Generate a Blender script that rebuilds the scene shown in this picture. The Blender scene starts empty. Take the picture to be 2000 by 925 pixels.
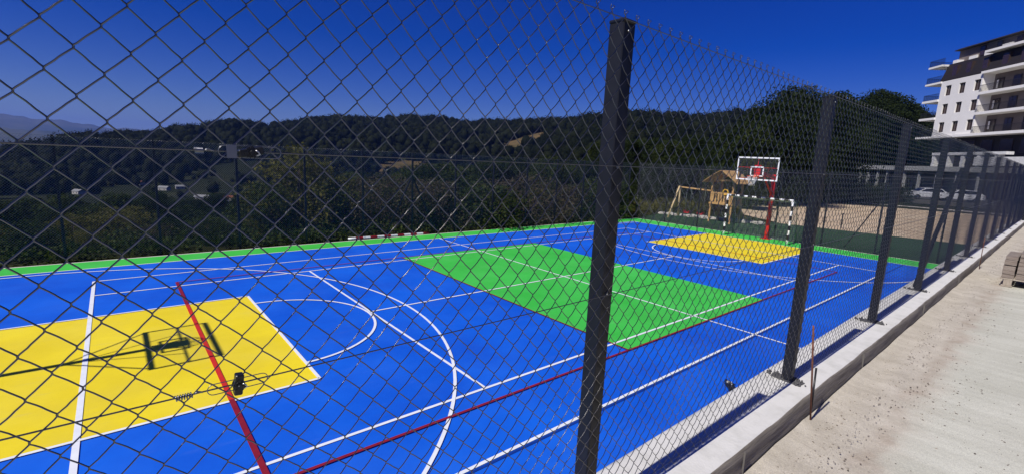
import bpy, bmesh, math, random
import numpy as np
from mathutils import Vector, Matrix
rnd = random.Random(7)
rng = np.random.default_rng(7)
PI = math.pi
SC = bpy.context.scene
COL = SC.collection

# ------------------------------------------------------------------ camera
CAM = (-9.999, -9.257, 3.406)
YAW, PITCH, ROLL = 0.864, -0.168, 0.047
fw = Vector((math.cos(PITCH)*math.cos(YAW), math.cos(PITCH)*math.sin(YAW), math.sin(PITCH)))
rt = Vector((math.sin(YAW), -math.cos(YAW), 0)); up = rt.cross(fw)
r2 = rt*math.cos(ROLL) + up*math.sin(ROLL); u2 = up*math.cos(ROLL) - rt*math.sin(ROLL)
cd = bpy.data.cameras.new('camera'); cam = bpy.data.objects.new('camera', cd); COL.objects.link(cam)
cd.sensor_width = 36; cd.lens = 916.2*36/2000; cd.clip_start = .05; cd.clip_end = 40000
cam.matrix_world = Matrix(((r2.x, u2.x, -fw.x, CAM[0]), (r2.y, u2.y, -fw.y, CAM[1]), (r2.z, u2.z, -fw.z, CAM[2]), (0, 0, 0, 1)))
SC.camera = cam
# ------------------------------------------------------------------ world, sun, exposure
SUN_EL = 47.6; SUN_AZ = 180.4          # direction the sun stands in, degrees from +X
w = bpy.data.worlds.new('World'); SC.world = w; w.use_nodes = True
nt = w.node_tree; bg = nt.nodes['Background']
sky = nt.nodes.new('ShaderNodeTexSky'); sky.sky_type = 'NISHITA'; sky.sun_disc = False
sky.sun_elevation = math.radians(SUN_EL); sky.sun_rotation = math.radians(90-SUN_AZ)
sky.altitude = 1200; sky.air_density = 1.0; sky.dust_density = .9; sky.ozone_density = 6.0
hs = nt.nodes.new('ShaderNodeHueSaturation'); hs.inputs['Saturation'].default_value = 1.42; hs.inputs['Value'].default_value = 1.0
hs.inputs['Hue'].default_value = .53
nt.links.new(sky.outputs[0], hs.inputs['Color']); ml = nt.nodes.new('ShaderNodeMix'); ml.data_type = 'RGBA'; ml.blend_type = 'MULTIPLY'; ml.inputs[0].default_value = 1; ml.inputs[7].default_value = (.96, .93, 1.2, 1)
nt.links.new(hs.outputs[0], ml.inputs[6]); nt.links.new(ml.outputs[2], bg.inputs[0])
bg.inputs[1].default_value = 0.06
sd = bpy.data.lights.new('sun', 'SUN'); so = bpy.data.objects.new('sun', sd); COL.objects.link(so)
sd.energy = 4.9; sd.angle = math.radians(.53); sd.color = (1, .965, .9)
a, e = math.radians(SUN_AZ), math.radians(SUN_EL)
sv = Vector((math.cos(e)*math.cos(a), math.cos(e)*math.sin(a), math.sin(e)))
so.rotation_euler = sv.to_track_quat('Z', 'Y').to_euler(); so.location = (0, 0, 40)
vs = SC.view_settings; SC.display_settings.display_device = 'sRGB'
vs.view_transform = 'Standard'; vs.look = 'None'; vs.exposure = 0.0; vs.gamma = 1; vs.use_curve_mapping = False

# ------------------------------------------------------------------ materials
def mat(name, col, rough=.8, col2=None, scale=5, detail=4, metal=0, bump=0, bscale=None, spec=.5, coat=0, trans=0, lo=.35, hi=.65, stretch=None, bdist=.02):
    m = bpy.data.materials.new(name); m.use_nodes = True; t = m.node_tree; b = t.nodes['Principled BSDF']
    b.inputs['Base Color'].default_value = (*col, 1); b.inputs['Roughness'].default_value = rough
    b.inputs['Metallic'].default_value = metal; b.inputs['Specular IOR Level'].default_value = spec
    b.inputs['Coat Weight'].default_value = coat
    b.inputs['Transmission Weight'].default_value = trans
    tc = t.nodes.new('ShaderNodeTexCoord'); mp = t.nodes.new('ShaderNodeMapping'); t.links.new(tc.outputs['Object'], mp.inputs[0])
    if stretch: mp.inputs['Scale'].default_value = stretch
    if col2:
        n = t.nodes.new('ShaderNodeTexNoise'); n.inputs['Scale'].default_value = scale; n.inputs['Detail'].default_value = detail
        n.inputs['Roughness'].default_value = .65
        t.links.new(mp.outputs[0], n.inputs['Vector'])
        r = t.nodes.new('ShaderNodeValToRGB'); r.color_ramp.elements[0].position = lo; r.color_ramp.elements[1].position = hi
        r.color_ramp.elements[0].color = (*col, 1); r.color_ramp.elements[1].color = (*col2, 1)
        t.links.new(n.outputs[0], r.inputs[0]); t.links.new(r.outputs[0], b.inputs['Base Color'])
    if bump:
        n2 = t.nodes.new('ShaderNodeTexNoise'); n2.inputs['Scale'].default_value = bscale or scale*4; n2.inputs['Detail'].default_value = 6
        t.links.new(mp.outputs[0], n2.inputs['Vector'])
        bp = t.nodes.new('ShaderNodeBump'); bp.inputs['Strength'].default_value = bump; bp.inputs['Distance'].default_value = bdist
        t.links.new(n2.outputs[0], bp.inputs['Height']); t.links.new(bp.outputs[0], b.inputs['Normal'])
    return m

def leafmat(name, c1, c2, sc=1.2):
    m = mat(name, c1, .75, c2, sc, 3, spec=.06)
    t = m.node_tree; b = t.nodes['Principled BSDF']; out = t.nodes['Material Output']
    tr = t.nodes.new('ShaderNodeBsdfTranslucent'); tr.inputs[0].default_value = (c2[0]*1.2, c2[1]*1.4, c2[2]*.8, 1)
    mx = t.nodes.new('ShaderNodeMixShader'); mx.inputs[0].default_value = .22
    t.links.new(b.outputs[0], mx.inputs[1]); t.links.new(tr.outputs[0], mx.inputs[2]); t.links.new(mx.outputs[0], out.inputs['Surface'])
    return m

M = {}
M['blue'] = mat('blue acrylic', (.003, .082, .56), .55, (.006, .125, .70), .45, 9, bump=.12, bscale=400, spec=.3)
M['green'] = mat('green acrylic', (.040, .46, .045), .55, (.065, .56, .075), .6, 9, bump=.12, bscale=400, spec=.3)
M['yellow'] = mat('yellow acrylic', (.76, .585, .010), .55, (.87, .69, .018), .6, 9, bump=.12, bscale=400, spec=.3)
def scuff(m, amt, dust=(.42, .40, .36)):
    t = m.node_tree; b = t.nodes['Principled BSDF']; src = b.inputs['Base Color'].links[0].from_socket; tc = t.nodes.new('ShaderNodeTexCoord'); prev = src
    for st, sc, p0, p1, a_ in (((1, 1, 1), .9, .45, .75, amt), ((.25, 1.6, 1), 5.0, .62, .70, amt*1.2), ((1, 1, 1), 70, .60, .72, amt*.9)):
        mp = t.nodes.new('ShaderNodeMapping'); mp.inputs['Scale'].default_value = st; mp.inputs['Rotation'].default_value = (0, 0, sc); t.links.new(tc.outputs['Object'], mp.inputs[0])
        n = t.nodes.new('ShaderNodeTexNoise'); n.inputs['Scale'].default_value = sc; n.inputs['Detail'].default_value = 8; t.links.new(mp.outputs[0], n.inputs['Vector'])
        r = t.nodes.new('ShaderNodeMapRange'); r.inputs['From Min'].default_value = p0; r.inputs['From Max'].default_value = p1; r.inputs['To Max'].default_value = a_; t.links.new(n.outputs[0], r.inputs['Value'])
        x = t.nodes.new('ShaderNodeMix'); x.data_type = 'RGBA'; t.links.new(r.outputs[0], x.inputs[0]); t.links.new(prev, x.inputs[6]); x.inputs[7].default_value = (*dust, 1); prev = x.outputs[2]
    t.links.new(prev, b.inputs['Base Color'])
scuff(M['blue'], .018); scuff(M['green'], .05); scuff(M['yellow'], .08)
M['white_line'] = mat('white line paint', (.72, .74, .78), .5, (.8, .82, .84), 6, 5, spec=.3)
M['red_line'] = mat('red line paint', (.55, .025, .012), .5, (.62, .035, .015), 6, 5, spec=.3)
M['red_thin'] = mat('thin red paint over blue', (.20, .010, .022), .5, (.27, .014, .026), 6, 5, spec=.3)
M['dark_line'] = mat('dark blue line paint', (.006, .03, .22), .5, (.008, .045, .3), 6, 5, spec=.3)
M['wire'] = mat('anthracite coated wire', (.17, .162, .15), .33, metal=1)
M['galv'] = mat('dull galvanised wire', (.22, .22, .23), .3, metal=.9)
M['post'] = mat('anthracite powder coat', (.008, .009, .013), .45, (.012, .013, .018), 25, 4, bump=.05, bscale=500, spec=.3)
M['black'] = mat('black steel', (.006, .006, .007), .35, (.02, .02, .02), 40, 3, spec=.4)
M['steel'] = mat('bright steel', (.5, .5, .5), .3, metal=1)
M['farmesh'] = mat('far mesh coat', (.30, .30, .31), .32, metal=1)
M['concrete'] = mat('fresh concrete', (.50, .47, .42), .9, (.64, .61, .55), 3, 9, bump=.5, bscale=60)
M['wood'] = mat('oiled pine', (.44, .25, .08), .6, (.58, .36, .14), 3, 5, stretch=(1, 1, 8))
M['pale_wood'] = mat('peeled pine', (.62, .46, .22), .6, (.70, .55, .30), 3, 5)
M['old_wood'] = mat('weathered grey wood', (.20, .155, .125), .85, (.33, .28, .235), 3, 9, bump=.7, bscale=25, stretch=(9, 1, 9))
M['pallet_wood'] = mat('dusty pallet wood', (.30, .25, .19), .9, (.42, .36, .29), 4, 8, bump=.5, bscale=30, stretch=(1, 6, 1))
M['rust'] = mat('rusty steel', (.10, .035, .02), .8, (.20, .075, .04), 30, 5, bump=.4, bscale=120)
M['white_paint'] = mat('white gloss paint', (.75, .75, .75), .4, (.82, .82, .82), 8, 3)
M['black_paint'] = mat('black gloss paint', (.01, .01, .01), .4)
M['red_paint'] = mat('red gloss paint', (.55, .012, .012), .35, (.62, .02, .02), 6, 3)
M['orange_paint'] = mat('orange rim paint', (.75, .10, .01), .4)
M['net'] = mat('white net cord', (.62, .64, .64), .8)
M['goal_net'] = mat('grey green net cord', (.22, .27, .24), .8)
M['yellow_plastic'] = mat('yellow plastic', (.75, .42, .02), .4)
M['red_plastic'] = mat('red plastic', (.55, .02, .02), .4)
M['bark'] = mat('bark', (.05, .038, .028), .95, (.09, .07, .05), 6, 6, bump=.6)
M['leaf_dark'] = leafmat('dark leaves', (.012, .019, .007), (.028, .040, .013), .8)
M['leaf_mid'] = leafmat('mid green leaves', (.020, .030, .010), (.050, .064, .018), .8)
M['leaf_olive'] = leafmat('olive leaves', (.050, .052, .013), (.125, .115, .032), .9)
M['leaf_brown'] = leafmat('dry brown twigs', (.036, .031, .022), (.090, .075, .052), 1.0)
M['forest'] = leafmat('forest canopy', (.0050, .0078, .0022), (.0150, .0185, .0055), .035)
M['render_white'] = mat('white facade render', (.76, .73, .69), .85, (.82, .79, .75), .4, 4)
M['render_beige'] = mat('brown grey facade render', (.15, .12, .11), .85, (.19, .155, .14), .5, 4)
M['tiles_dark'] = mat('dark brown roof cladding', (.011, .008, .009), .7, (.018, .013, .013), 3, 4, stretch=(1, 1, 6))
M['frame_dark'] = mat('dark window frame', (.04, .025, .02), .5)
M['pane'] = mat('dark window glass', (.035, .022, .022), .12, (.05, .03, .028), .6, 3, spec=.6)
M['stone'] = mat('grey stone cladding', (.22, .22, .21), .85, (.40, .40, .38), 4, 7, bump=.5, bscale=14)
M['white_stone'] = mat('white stone piers', (.55, .54, .52), .8, (.7, .69, .67), 3, 6)
M['car_white'] = mat('white car paint', (.55, .55, .56), .3, coat=.6)
M['car_dark'] = mat('dark car paint', (.02, .022, .03), .25, coat=.6)
M['car_glass'] = mat('car window glass', (.01, .011, .012), .08, spec=.7)
M['tyre'] = mat('tyre rubber', (.012, .012, .012), .8)
M['chrome'] = mat('wheel alloy', (.4, .4, .4), .3, metal=1)
M['roof_red'] = mat('red roof tiles', (.16, .04, .025), .85, (.22, .06, .035), 2, 4)
M['roof_grey'] = mat('grey roof sheet', (.16, .16, .16), .7, (.24, .24, .24), 2, 4)
M['house_white'] = mat('pale house walls', (.32, .31, .28), .85, (.4, .38, .34), 1, 3)
M['stone_pale'] = mat('pale rubble', (.34, .32, .28), .9, (.46, .43, .38), 4, 6, bump=.5)
M['sand_heap'] = mat('orange sand', (.55, .34, .17), .95, (.62, .42, .24), 6, 6, bump=.5, bscale=50)

# ------------------------------------------------------------------ mesh helpers
def tag(o, label=None, cat=None, group=None, kind=None):
    if label: o['label'] = label
    if cat: o['category'] = cat
    if group: o['group'] = group
    if kind: o['kind'] = kind
    return o
def link(o, parent=None):
    COL.objects.link(o)
    if parent is not None: o.parent = parent
    return o
def empty(name, loc=(0, 0, 0), rz=0, parent=None):
    o = bpy.data.objects.new(name, None); o.location = loc; o.rotation_euler = (0, 0, rz); o.empty_display_size = .2
    return link(o, parent)
def npmesh(name, V, F, material, parent=None, smooth=False, mi=None):
    """V (n,3) array, F (m,k) array of quads or tris"""
    me = bpy.data.meshes.new(name); V = np.asarray(V, np.float32); F = np.asarray(F, np.int32); k = F.shape[1]
    me.vertices.add(len(V)); me.vertices.foreach_set('co', V.ravel())
    me.loops.add(F.size); me.loops.foreach_set('vertex_index', F.ravel())
    me.polygons.add(len(F)); me.polygons.foreach_set('loop_start', np.arange(0, F.size, k, dtype=np.int32))
    try: me.polygons.foreach_set('loop_total', np.full(len(F), k, np.int32))
    except Exception: pass
    if smooth: me.polygons.foreach_set('use_smooth', np.ones(len(F), bool))
    for m in (material if isinstance(material, (list, tuple)) else [material]): me.materials.append(m)
    if mi is not None: me.polygons.foreach_set('material_index', np.asarray(mi, np.int32))
    me.update(calc_edges=True); me.validate()
    return link(bpy.data.objects.new(name, me), parent)

class MB:
    """collects shapes in one bmesh"""
    def __init__(s): s.b = bmesh.new()
    def box(s, x0, x1, y0, y1, z0, z1, T=None, bev=0):
        g = bmesh.ops.create_cube(s.b, size=1)['verts']
        for v in g: v.co = Vector((x0+(v.co.x+.5)*(x1-x0), y0+(v.co.y+.5)*(y1-y0), z0+(v.co.z+.5)*(z1-z0)))
        if bev:
            es = {e for v in g for e in v.link_edges}
            r = bmesh.ops.bevel(s.b, geom=list(es), offset=bev, segments=1, affect='EDGES'); g = list({v for f in r['faces'] for v in f.verts} | set(v for v in g if v.is_valid))
        if T is not None:
            for v in g: v.co = T @ v.co
        return s
    def prism(s, pts, y0, y1, T=None):
        """outline pts (x,z) extruded along y"""
        a = [s.b.verts.new((x, y0, z)) for x, z in pts]; b = [s.b.verts.new((x, y1, z)) for x, z in pts]; n = len(pts)
        s.b.faces.new(a); s.b.faces.new(b[::-1])
        for i in range(n): s.b.faces.new((a[i], b[i], b[(i+1) % n], a[(i+1) % n]))
        if T is not None:
            for v in a+b: v.co = T @ v.co
        return s
    def bar(s, p, q, w, h=None):
        p, q = Vector(p), Vector(q); d = q-p; L = d.length; h = h or w
        R = d.to_track_quat('Z', 'Y').to_matrix().to_4x4(); R.translation = p
        return s.box(-w/2, w/2, -h/2, h/2, 0, L, R)
    def tube(s, pts, r, n=10, closed=False, caps=True):
        pts = [Vector(p) for p in pts]; rs = r if isinstance(r, (list, tuple)) else [r]*len(pts); rings = []; prev = None
        N = len(pts)
        for i, p in enumerate(pts):
            if closed: t = pts[(i+1) % N]-pts[i-1]
            else: t = pts[min(i+1, N-1)]-pts[max(i-1, 0)]
            t.normalize()
            if prev is None:
                a = Vector((0, 0, 1)) if abs(t.z) < .9 else Vector((1, 0, 0)); u = t.cross(a).normalized()
            else: u = (prev-t*prev.dot(t)).normalized()
            prev = u; v = t.cross(u)
            rings.append([s.b.verts.new(p+(u*math.cos(2*PI*k/n)+v*math.sin(2*PI*k/n))*rs[i]) for k in range(n)])
        for i in range(N if closed else N-1):
            A, B = rings[i], rings[(i+1) % N]
            for k in range(n):
                f = s.b.faces.new((A[k], A[(k+1) % n], B[(k+1) % n], B[k])); f.smooth = True
        if caps and not closed: s.b.faces.new(rings[0][::-1]); s.b.faces.new(rings[-1])
        return s
    def build(s, name, material, parent=None, T=None):
        if T is not None: bmesh.ops.transform(s.b, matrix=T, verts=s.b.verts)
        bmesh.ops.recalc_face_normals(s.b, faces=s.b.faces)
        me = bpy.data.meshes.new(name); s.b.to_mesh(me); s.b.free(); me.materials.append(material)
        return link(bpy.data.objects.new(name, me), parent)

def sheet(name, polys, z, material, kind='structure'):
    V, F = [], []
    for q in polys:
        i = len(V); V += [(x, y, z) for x, y in q]; F.append((i, i+1, i+2, i+3))
    o = npmesh(name, V, F, material); tag(o, kind=kind); return o
def rect(x0, x1, y0, y1): return [(x0, y0), (x1, y0), (x1, y1), (x0, y1)]
def copy_tree(o, parent=None):
    c = o.copy(); COL.objects.link(c); c.parent = parent
    for ch in list(o.children): copy_tree(ch, c)
    return c

# ================================================================== GROUND
# elevation of the forested ridge seen from the camera, by azimuth (degrees)
SKY = np.array([(-40, 3.2), (0, 4.0), (8, 4.6), (15, 5.2), (22.3, 5.5), (25.6, 5.18), (28.1, 4.82), (31.9, 4.97), (35.3, 5.01), (39.9, 4.53), (44.1, 4.27), (47.7, 4.12), (52.6, 3.90), (55.9, 3.55), (58.0, 3.85), (62.1, 3.72), (65.6, 3.28), (68.9, 3.51), (72.1, 3.17), (75.2, 2.35), (77.1, 2.00), (79.9, 2.27), (83.5, 1.40), (86.8, .59), (90.5, .34), (92.2, -.04), (93.6, -.42), (95.2, -1.07), (97.0, -1.85), (103, -4.0), (140, -6)])
AZ = SKY[:, 0]; RR = np.interp(AZ, [-40, 20, 35, 50, 64, 75, 86, 92, 97, 140], [460, 480, 560, 660, 740, 780, 760, 640, 470, 380])
EL = SKY[:, 1]-np.degrees(8.0/RR)
def ridge(az): return np.interp(az, AZ, EL), np.interp(az, AZ, RR)
def sstep(x, a, b):
    t = np.clip((x-a)/(b-a), 0, 1); return t*t*(3-2*t)
def wob(x, y, s, ph=0): return np.sin(x/s*1.3+ph)*np.cos(y/s*1.1+ph*2)+.5*np.sin(x/s*2.7+y/s*2.1+ph)
def height(x, y):
    dx, dy = x-CAM[0], y-CAM[1]; r = np.hypot(dx, dy); az = np.degrees(np.arctan2(dy, dx))
    el, R = ridge(az); zr = CAM[2]+R*np.tan(np.radians(el))
    left = sstep(az, 36, 56)                                    # valley on the left, flat ground on the right
    low_l = np.interp(r, [0, 20, 26, 60, 150, 300, 420, 1e5], [-.15, -.15, -1.6, -9, -17, -22, -17, -17])
    low_r = np.interp(r, [0, 30, 90, 150, 1e5], [-.15, -.15, .0, 2, 2])
    low = low_l*left+low_r*(1-left)
    r0 = 95*(1-left)+300*left
    t = sstep(r, r0, R); z = low*(1-t)+zr*t
    z = np.where(r > R, zr-(r-R)*.10, z)
    z = z+wob(x, y, 55)*np.clip((r-70)/200, 0, 1)*2.2+wob(x, y, 19, 1)*np.clip((r-60)/200, 0, 1)*.7
    return z
naz, nr = 300, 150
azs = np.radians(np.linspace(-45, 140, naz)); rs = np.concatenate([np.linspace(2, 40, 30), 40*(1300/40)**np.linspace(.02, 1, nr-30)])
A_, R_ = np.meshgrid(azs, rs, indexing='ij'); X_ = CAM[0]+R_*np.cos(A_); Y_ = CAM[1]+R_*np.sin(A_)
Z_ = height(X_, Y_)
inner = (X_ > -40) & (X_ < 15.6) & (Y_ < 8.3)
Z_ = np.where(inner, -.3, Z_)
Z_ = np.where((Y_ < -8.0), np.minimum(Z_, -.3), Z_)
idx = np.arange(naz*nr).reshape(naz, nr)
Fq = np.stack([idx[:-1, :-1], idx[1:, :-1], idx[1:, 1:], idx[:-1, 1:]], -1).reshape(-1, 4)
def ground_material():
    m = mat('hillside grass and scrub', (.012, .016, .007), .95, (.036, .038, .017), .05, 9, lo=.38, hi=.68, bump=.6, bscale=.6, spec=.03)
    return m
ochre = mat('bare ochre meadow', (.13, .085, .04), .95, (.07, .06, .028), .06, 7, spec=.03)
field = mat('dry meadow', (.020, .023, .010), .95, (.010, .014, .006), .05, 8, spec=.03)
cx_ = X_[:-1, :-1].ravel(); cy_ = Y_[:-1, :-1].ravel()
def polar(az, r): return CAM[0]+r*math.cos(math.radians(az)), CAM[1]+r*math.sin(math.radians(az))
CLEAR = [(47.2, 455, 34, 13, 1), (45.0, 520, 22, 14, 1), (55, 520, 22, 12, 2), (62.5, 400, 30, 14, 1), (75, 260, 30, 14, 2), (81.8, 236, 26, 14, 2), (86, 302, 22, 16, 2), (68, 210, 22, 12, 2), (92, 262, 20, 10, 2), (90, 215, 18, 16, 2), (80, 390, 40, 10, 2), (76, 180, 16, 14, 2)]
def clear_id(x, y, grow=1.0):
    out = np.zeros(np.shape(x), int); 
    dx, dy = x-CAM[0], y-CAM[1]; r = np.hypot(dx, dy); az = np.degrees(np.arctan2(dy, dx))
    for a, rr, dr, dw, k in CLEAR:
        q = ((r-rr)/(dr*grow))**2+(np.radians(az-a)*rr/(dw*2*grow))**2+wob(x, y, 9)*.22
        out = np.where(q < 1, k, out)
    return out
mi = clear_id(cx_, cy_)
hill = npmesh('hillside', np.stack([X_, Y_, Z_], -1).reshape(-1, 3), Fq, [ground_material(), ochre, field], smooth=True, mi=mi)
tag(hill, kind='structure')
# base plain, one sheet to the horizon
pl = mat('distant plain', (.05, .055, .035), .95, (.09, .085, .06), .002, 6, spec=.03)
sheet('plain', [rect(-26000, 26000, -26000, 26000)], -45, pl)
# distant blue mountains beyond the valley
def mountain(name, az0, az1, R, els, depth, seed):
    n, k = 160, 14; V = []
    aa = np.linspace(az0, az1, n); r_ = np.random.default_rng(seed)
    e0 = np.interp(aa, *els)
    jag = sum(np.sin(aa*f+r_.uniform(0, 6))*(.09/f**.7) for f in (1.3, 2.9, 6.1, 12.7, 23.))*.8
    for i in range(n):
        for j in range(k):
            t = j/(k-1); rr = R-depth*(1-t)+(0 if j < k-1 else depth*.5)
            h = CAM[2]+R*math.tan(math.radians(max(e0[i]+jag[i]*(.3+.7*t), -.2)))
            z = -45+(h+45)*(sstep(t, 0, .92))*(1+.05*math.sin(i*.9+j*1.7)) if j < k-1 else -45
            V.append((CAM[0]+rr*math.cos(math.radians(aa[i])), CAM[1]+rr*math.sin(math.radians(aa[i])), z))
    id_ = np.arange(n*k).reshape(n, k); F = np.stack([id_[:-1, :-1], id_[1:, :-1], id_[1:, 1:], id_[:-1, 1:]], -1).reshape(-1, 4)
    o = npmesh(name, V, F, mat(name+' slopes', (.05, .06, .04), .95, (.11, .11, .08), .0012, 8, spec=.03), smooth=True); tag(o, kind='structure')
mountain('distant_mountains', 60, 118, 9000, ([60, 74, 80, 85, 90, 94, 97, 102, 118], [.5, .5, .9, .75, .9, 1.25, 1.45, 1.3, 1.6]), 3500, 3)
mountain('distant_hills', 84, 120, 5200, ([84, 90, 94, 97, 103, 120], [-.3, -.1, .25, .45, .6, .6]), 1800, 5)
mountain('bare_peak', 38, 52, 1500, ([38, 43, 44.6, 45.8, 47.0, 49, 52], [2.5, 3.3, 3.6, 4.5, 3.8, 3.2, 2.5]), 300, 9)

# ================================================================== COURT
S_, YS, YD, YR = 4.115, 4.115, 5.484, 4.485
L = 13.3; W = 7.05; GX = 14.88; GY = 8.0; KX = 7.85; KY = 2.45; lw = .05
base = MB().box(-GX-.12, GX+.12, -W-1.3, GY+.1, -.35, -.004).build('court_base', M['concrete']); tag(base, kind='structure')
sheet('blue_court', [rect(-L, L, -W, W)], 0, M['blue'])
sheet('green_border', [rect(-GX, GX, W, GY), rect(L, GX, -W-.9, W), rect(-GX, -L, -W-.9, W), rect(-L, L, -W-.9, -W)], 0.0, M['green'])
sheet('yellow_key_areas', [rect(-L, -KX, -KY, KY), rect(KX, L, -KY, KY)], .004, M['yellow'])
sheet('green_centre_court', [rect(-2.97, 2.97, -YR, YR)], .004, M['green'])
Q = []
def hline(y, x0, x1, w=lw): Q.append(rect(x0, x1, y-w/2, y+w/2))
def vline(x, y0, y1, w=lw): Q.append(rect(x-w/2, x+w/2, y0, y1))
def arc(cx, cy, r, a0, a1, n=64, w=lw):
    for i in range(n):
        a, b = [math.radians(a0+(a1-a0)*k/n) for k in (i, i+1)]
        Q.append([(cx+(r-w/2)*math.cos(a), cy+(r-w/2)*math.sin(a)), (cx+(r+w/2)*math.cos(a), cy+(r+w/2)*math.sin(a)), (cx+(r+w/2)*math.cos(b), cy+(r+w/2)*math.sin(b)), (cx+(r-w/2)*math.cos(b), cy+(r-w/2)*math.sin(b))])
hline(W, -L, L); hline(-W, -L, L); vline(-L, -W, W); vline(L, -W, W)
sheet('boundary_line_paint', Q, .008, M['white_line']); Q = []
vline(0, -W, W); TX = 10.54; SX = 5.99
hline(YD, -TX, TX); hline(-YD, -TX, TX); hline(YS, -TX, TX); hline(-YS, -TX, TX)
sheet('doubles_line_paint', Q, .010, M['white_line']); Q = []
vline(-TX, -YD, YD, .065); vline(TX, -YD, YD, .065); vline(-SX, -YS, YS); vline(SX, -YS, YS); hline(0, -SX, SX, .05)
sheet('tennis_line_paint', Q, .012, M['white_line']); Q = []
for s in (-1, 1):
    hline(KY, *sorted((s*L, s*KX))); hline(-KY, *sorted((s*L, s*KX))); 
    vline(s*KX, -KY, KY)
sheet('key_line_paint', Q, .014, M['white_line']); Q = []
arc(-KX, 0, 1.8, -90, 90, 40); arc(KX, 0, 1.8, 90, 270, 40)
HX = 11.9; r3 = 6.75
arc(-HX, 0, r3, -87, 87, 90); hline(6.74, -L, -HX+.35); hline(-6.74, -L, -HX+.35)
arc(HX, 0, r3, 93, 267, 90); hline(6.74, HX-.35, L); hline(-6.74, HX-.35, L)
sheet('basketball_arc_paint', Q, .016, M['white_line']); Q = []
vline(-9, -KY+.03, KY-.03, .065); vline(9, -KY+.03, KY-.03, .05)
sheet('volleyball_end_paint', Q, .018, M['red_line']); Q = []
for s in (-1, 1):
    vline(s*9, *sorted((s*KY-.03*s, s*YR)), .065 if s < 0 else .05); vline(s*9, *sorted((-s*KY+.03*s, -s*YR)), .065 if s < 0 else .05)
hline(YR, -9, 9, .045); hline(-YR, -9, 9, .045); vline(-2.97, -YR, YR, .035)
sheet('volleyball_side_paint', Q, .020, M['red_thin']); Q = []
hline(-YD-.055, -TX, L, .035)  # thin dark blue strip along the near doubles line
sheet('dark_thin_line', Q, .006, M['dark_line']); Q = []
# end-zone ground: artificial turf, sandy yard
turf = mat('dark artificial turf', (.012, .040, .014), .95, (.020, .062, .02), 3, 7, bump=.8, bscale=80)
sheet('turf', [[(15.02, -8.0), (24.8, -8.0), (23.2, 2.5), (15.02, 2.5)], [(15.02, 2.5), (23.2, 2.5), (21.5, 9.5), (15.02, 8.3)]], -.04, turf)
sand = mat('sandy yard', (.47, .34, .22), .95, (.62, .49, .34), .5, 9, bump=.9, bscale=4, spec=.1, bdist=.1)
sheet('sandy_yard', [[(24.8, -8.0), (82, -8.0), (82, 10), (23.2, 2.5)], [(23.2, 2.5), (82, 10), (60, 16.5), (27, 7.5)]], -.05, sand)
gravel = mat('pale gravel drive', (.42, .37, .31), .95, (.58, .52, .45), 1.5, 9, bump=.7, bscale=6)
sheet('gravel_drive', [[(58, -7.9), (81, -7.9), (81, 6), (58, 9.5)]], -.03, gravel)
o = MB().box(67, 130, -40, 34, -.4, .5).build('parking_yard', mat('asphalt yard', (.05, .05, .05), .9, (.08, .075, .07), 1, 6)); tag(o, kind='structure')

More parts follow.
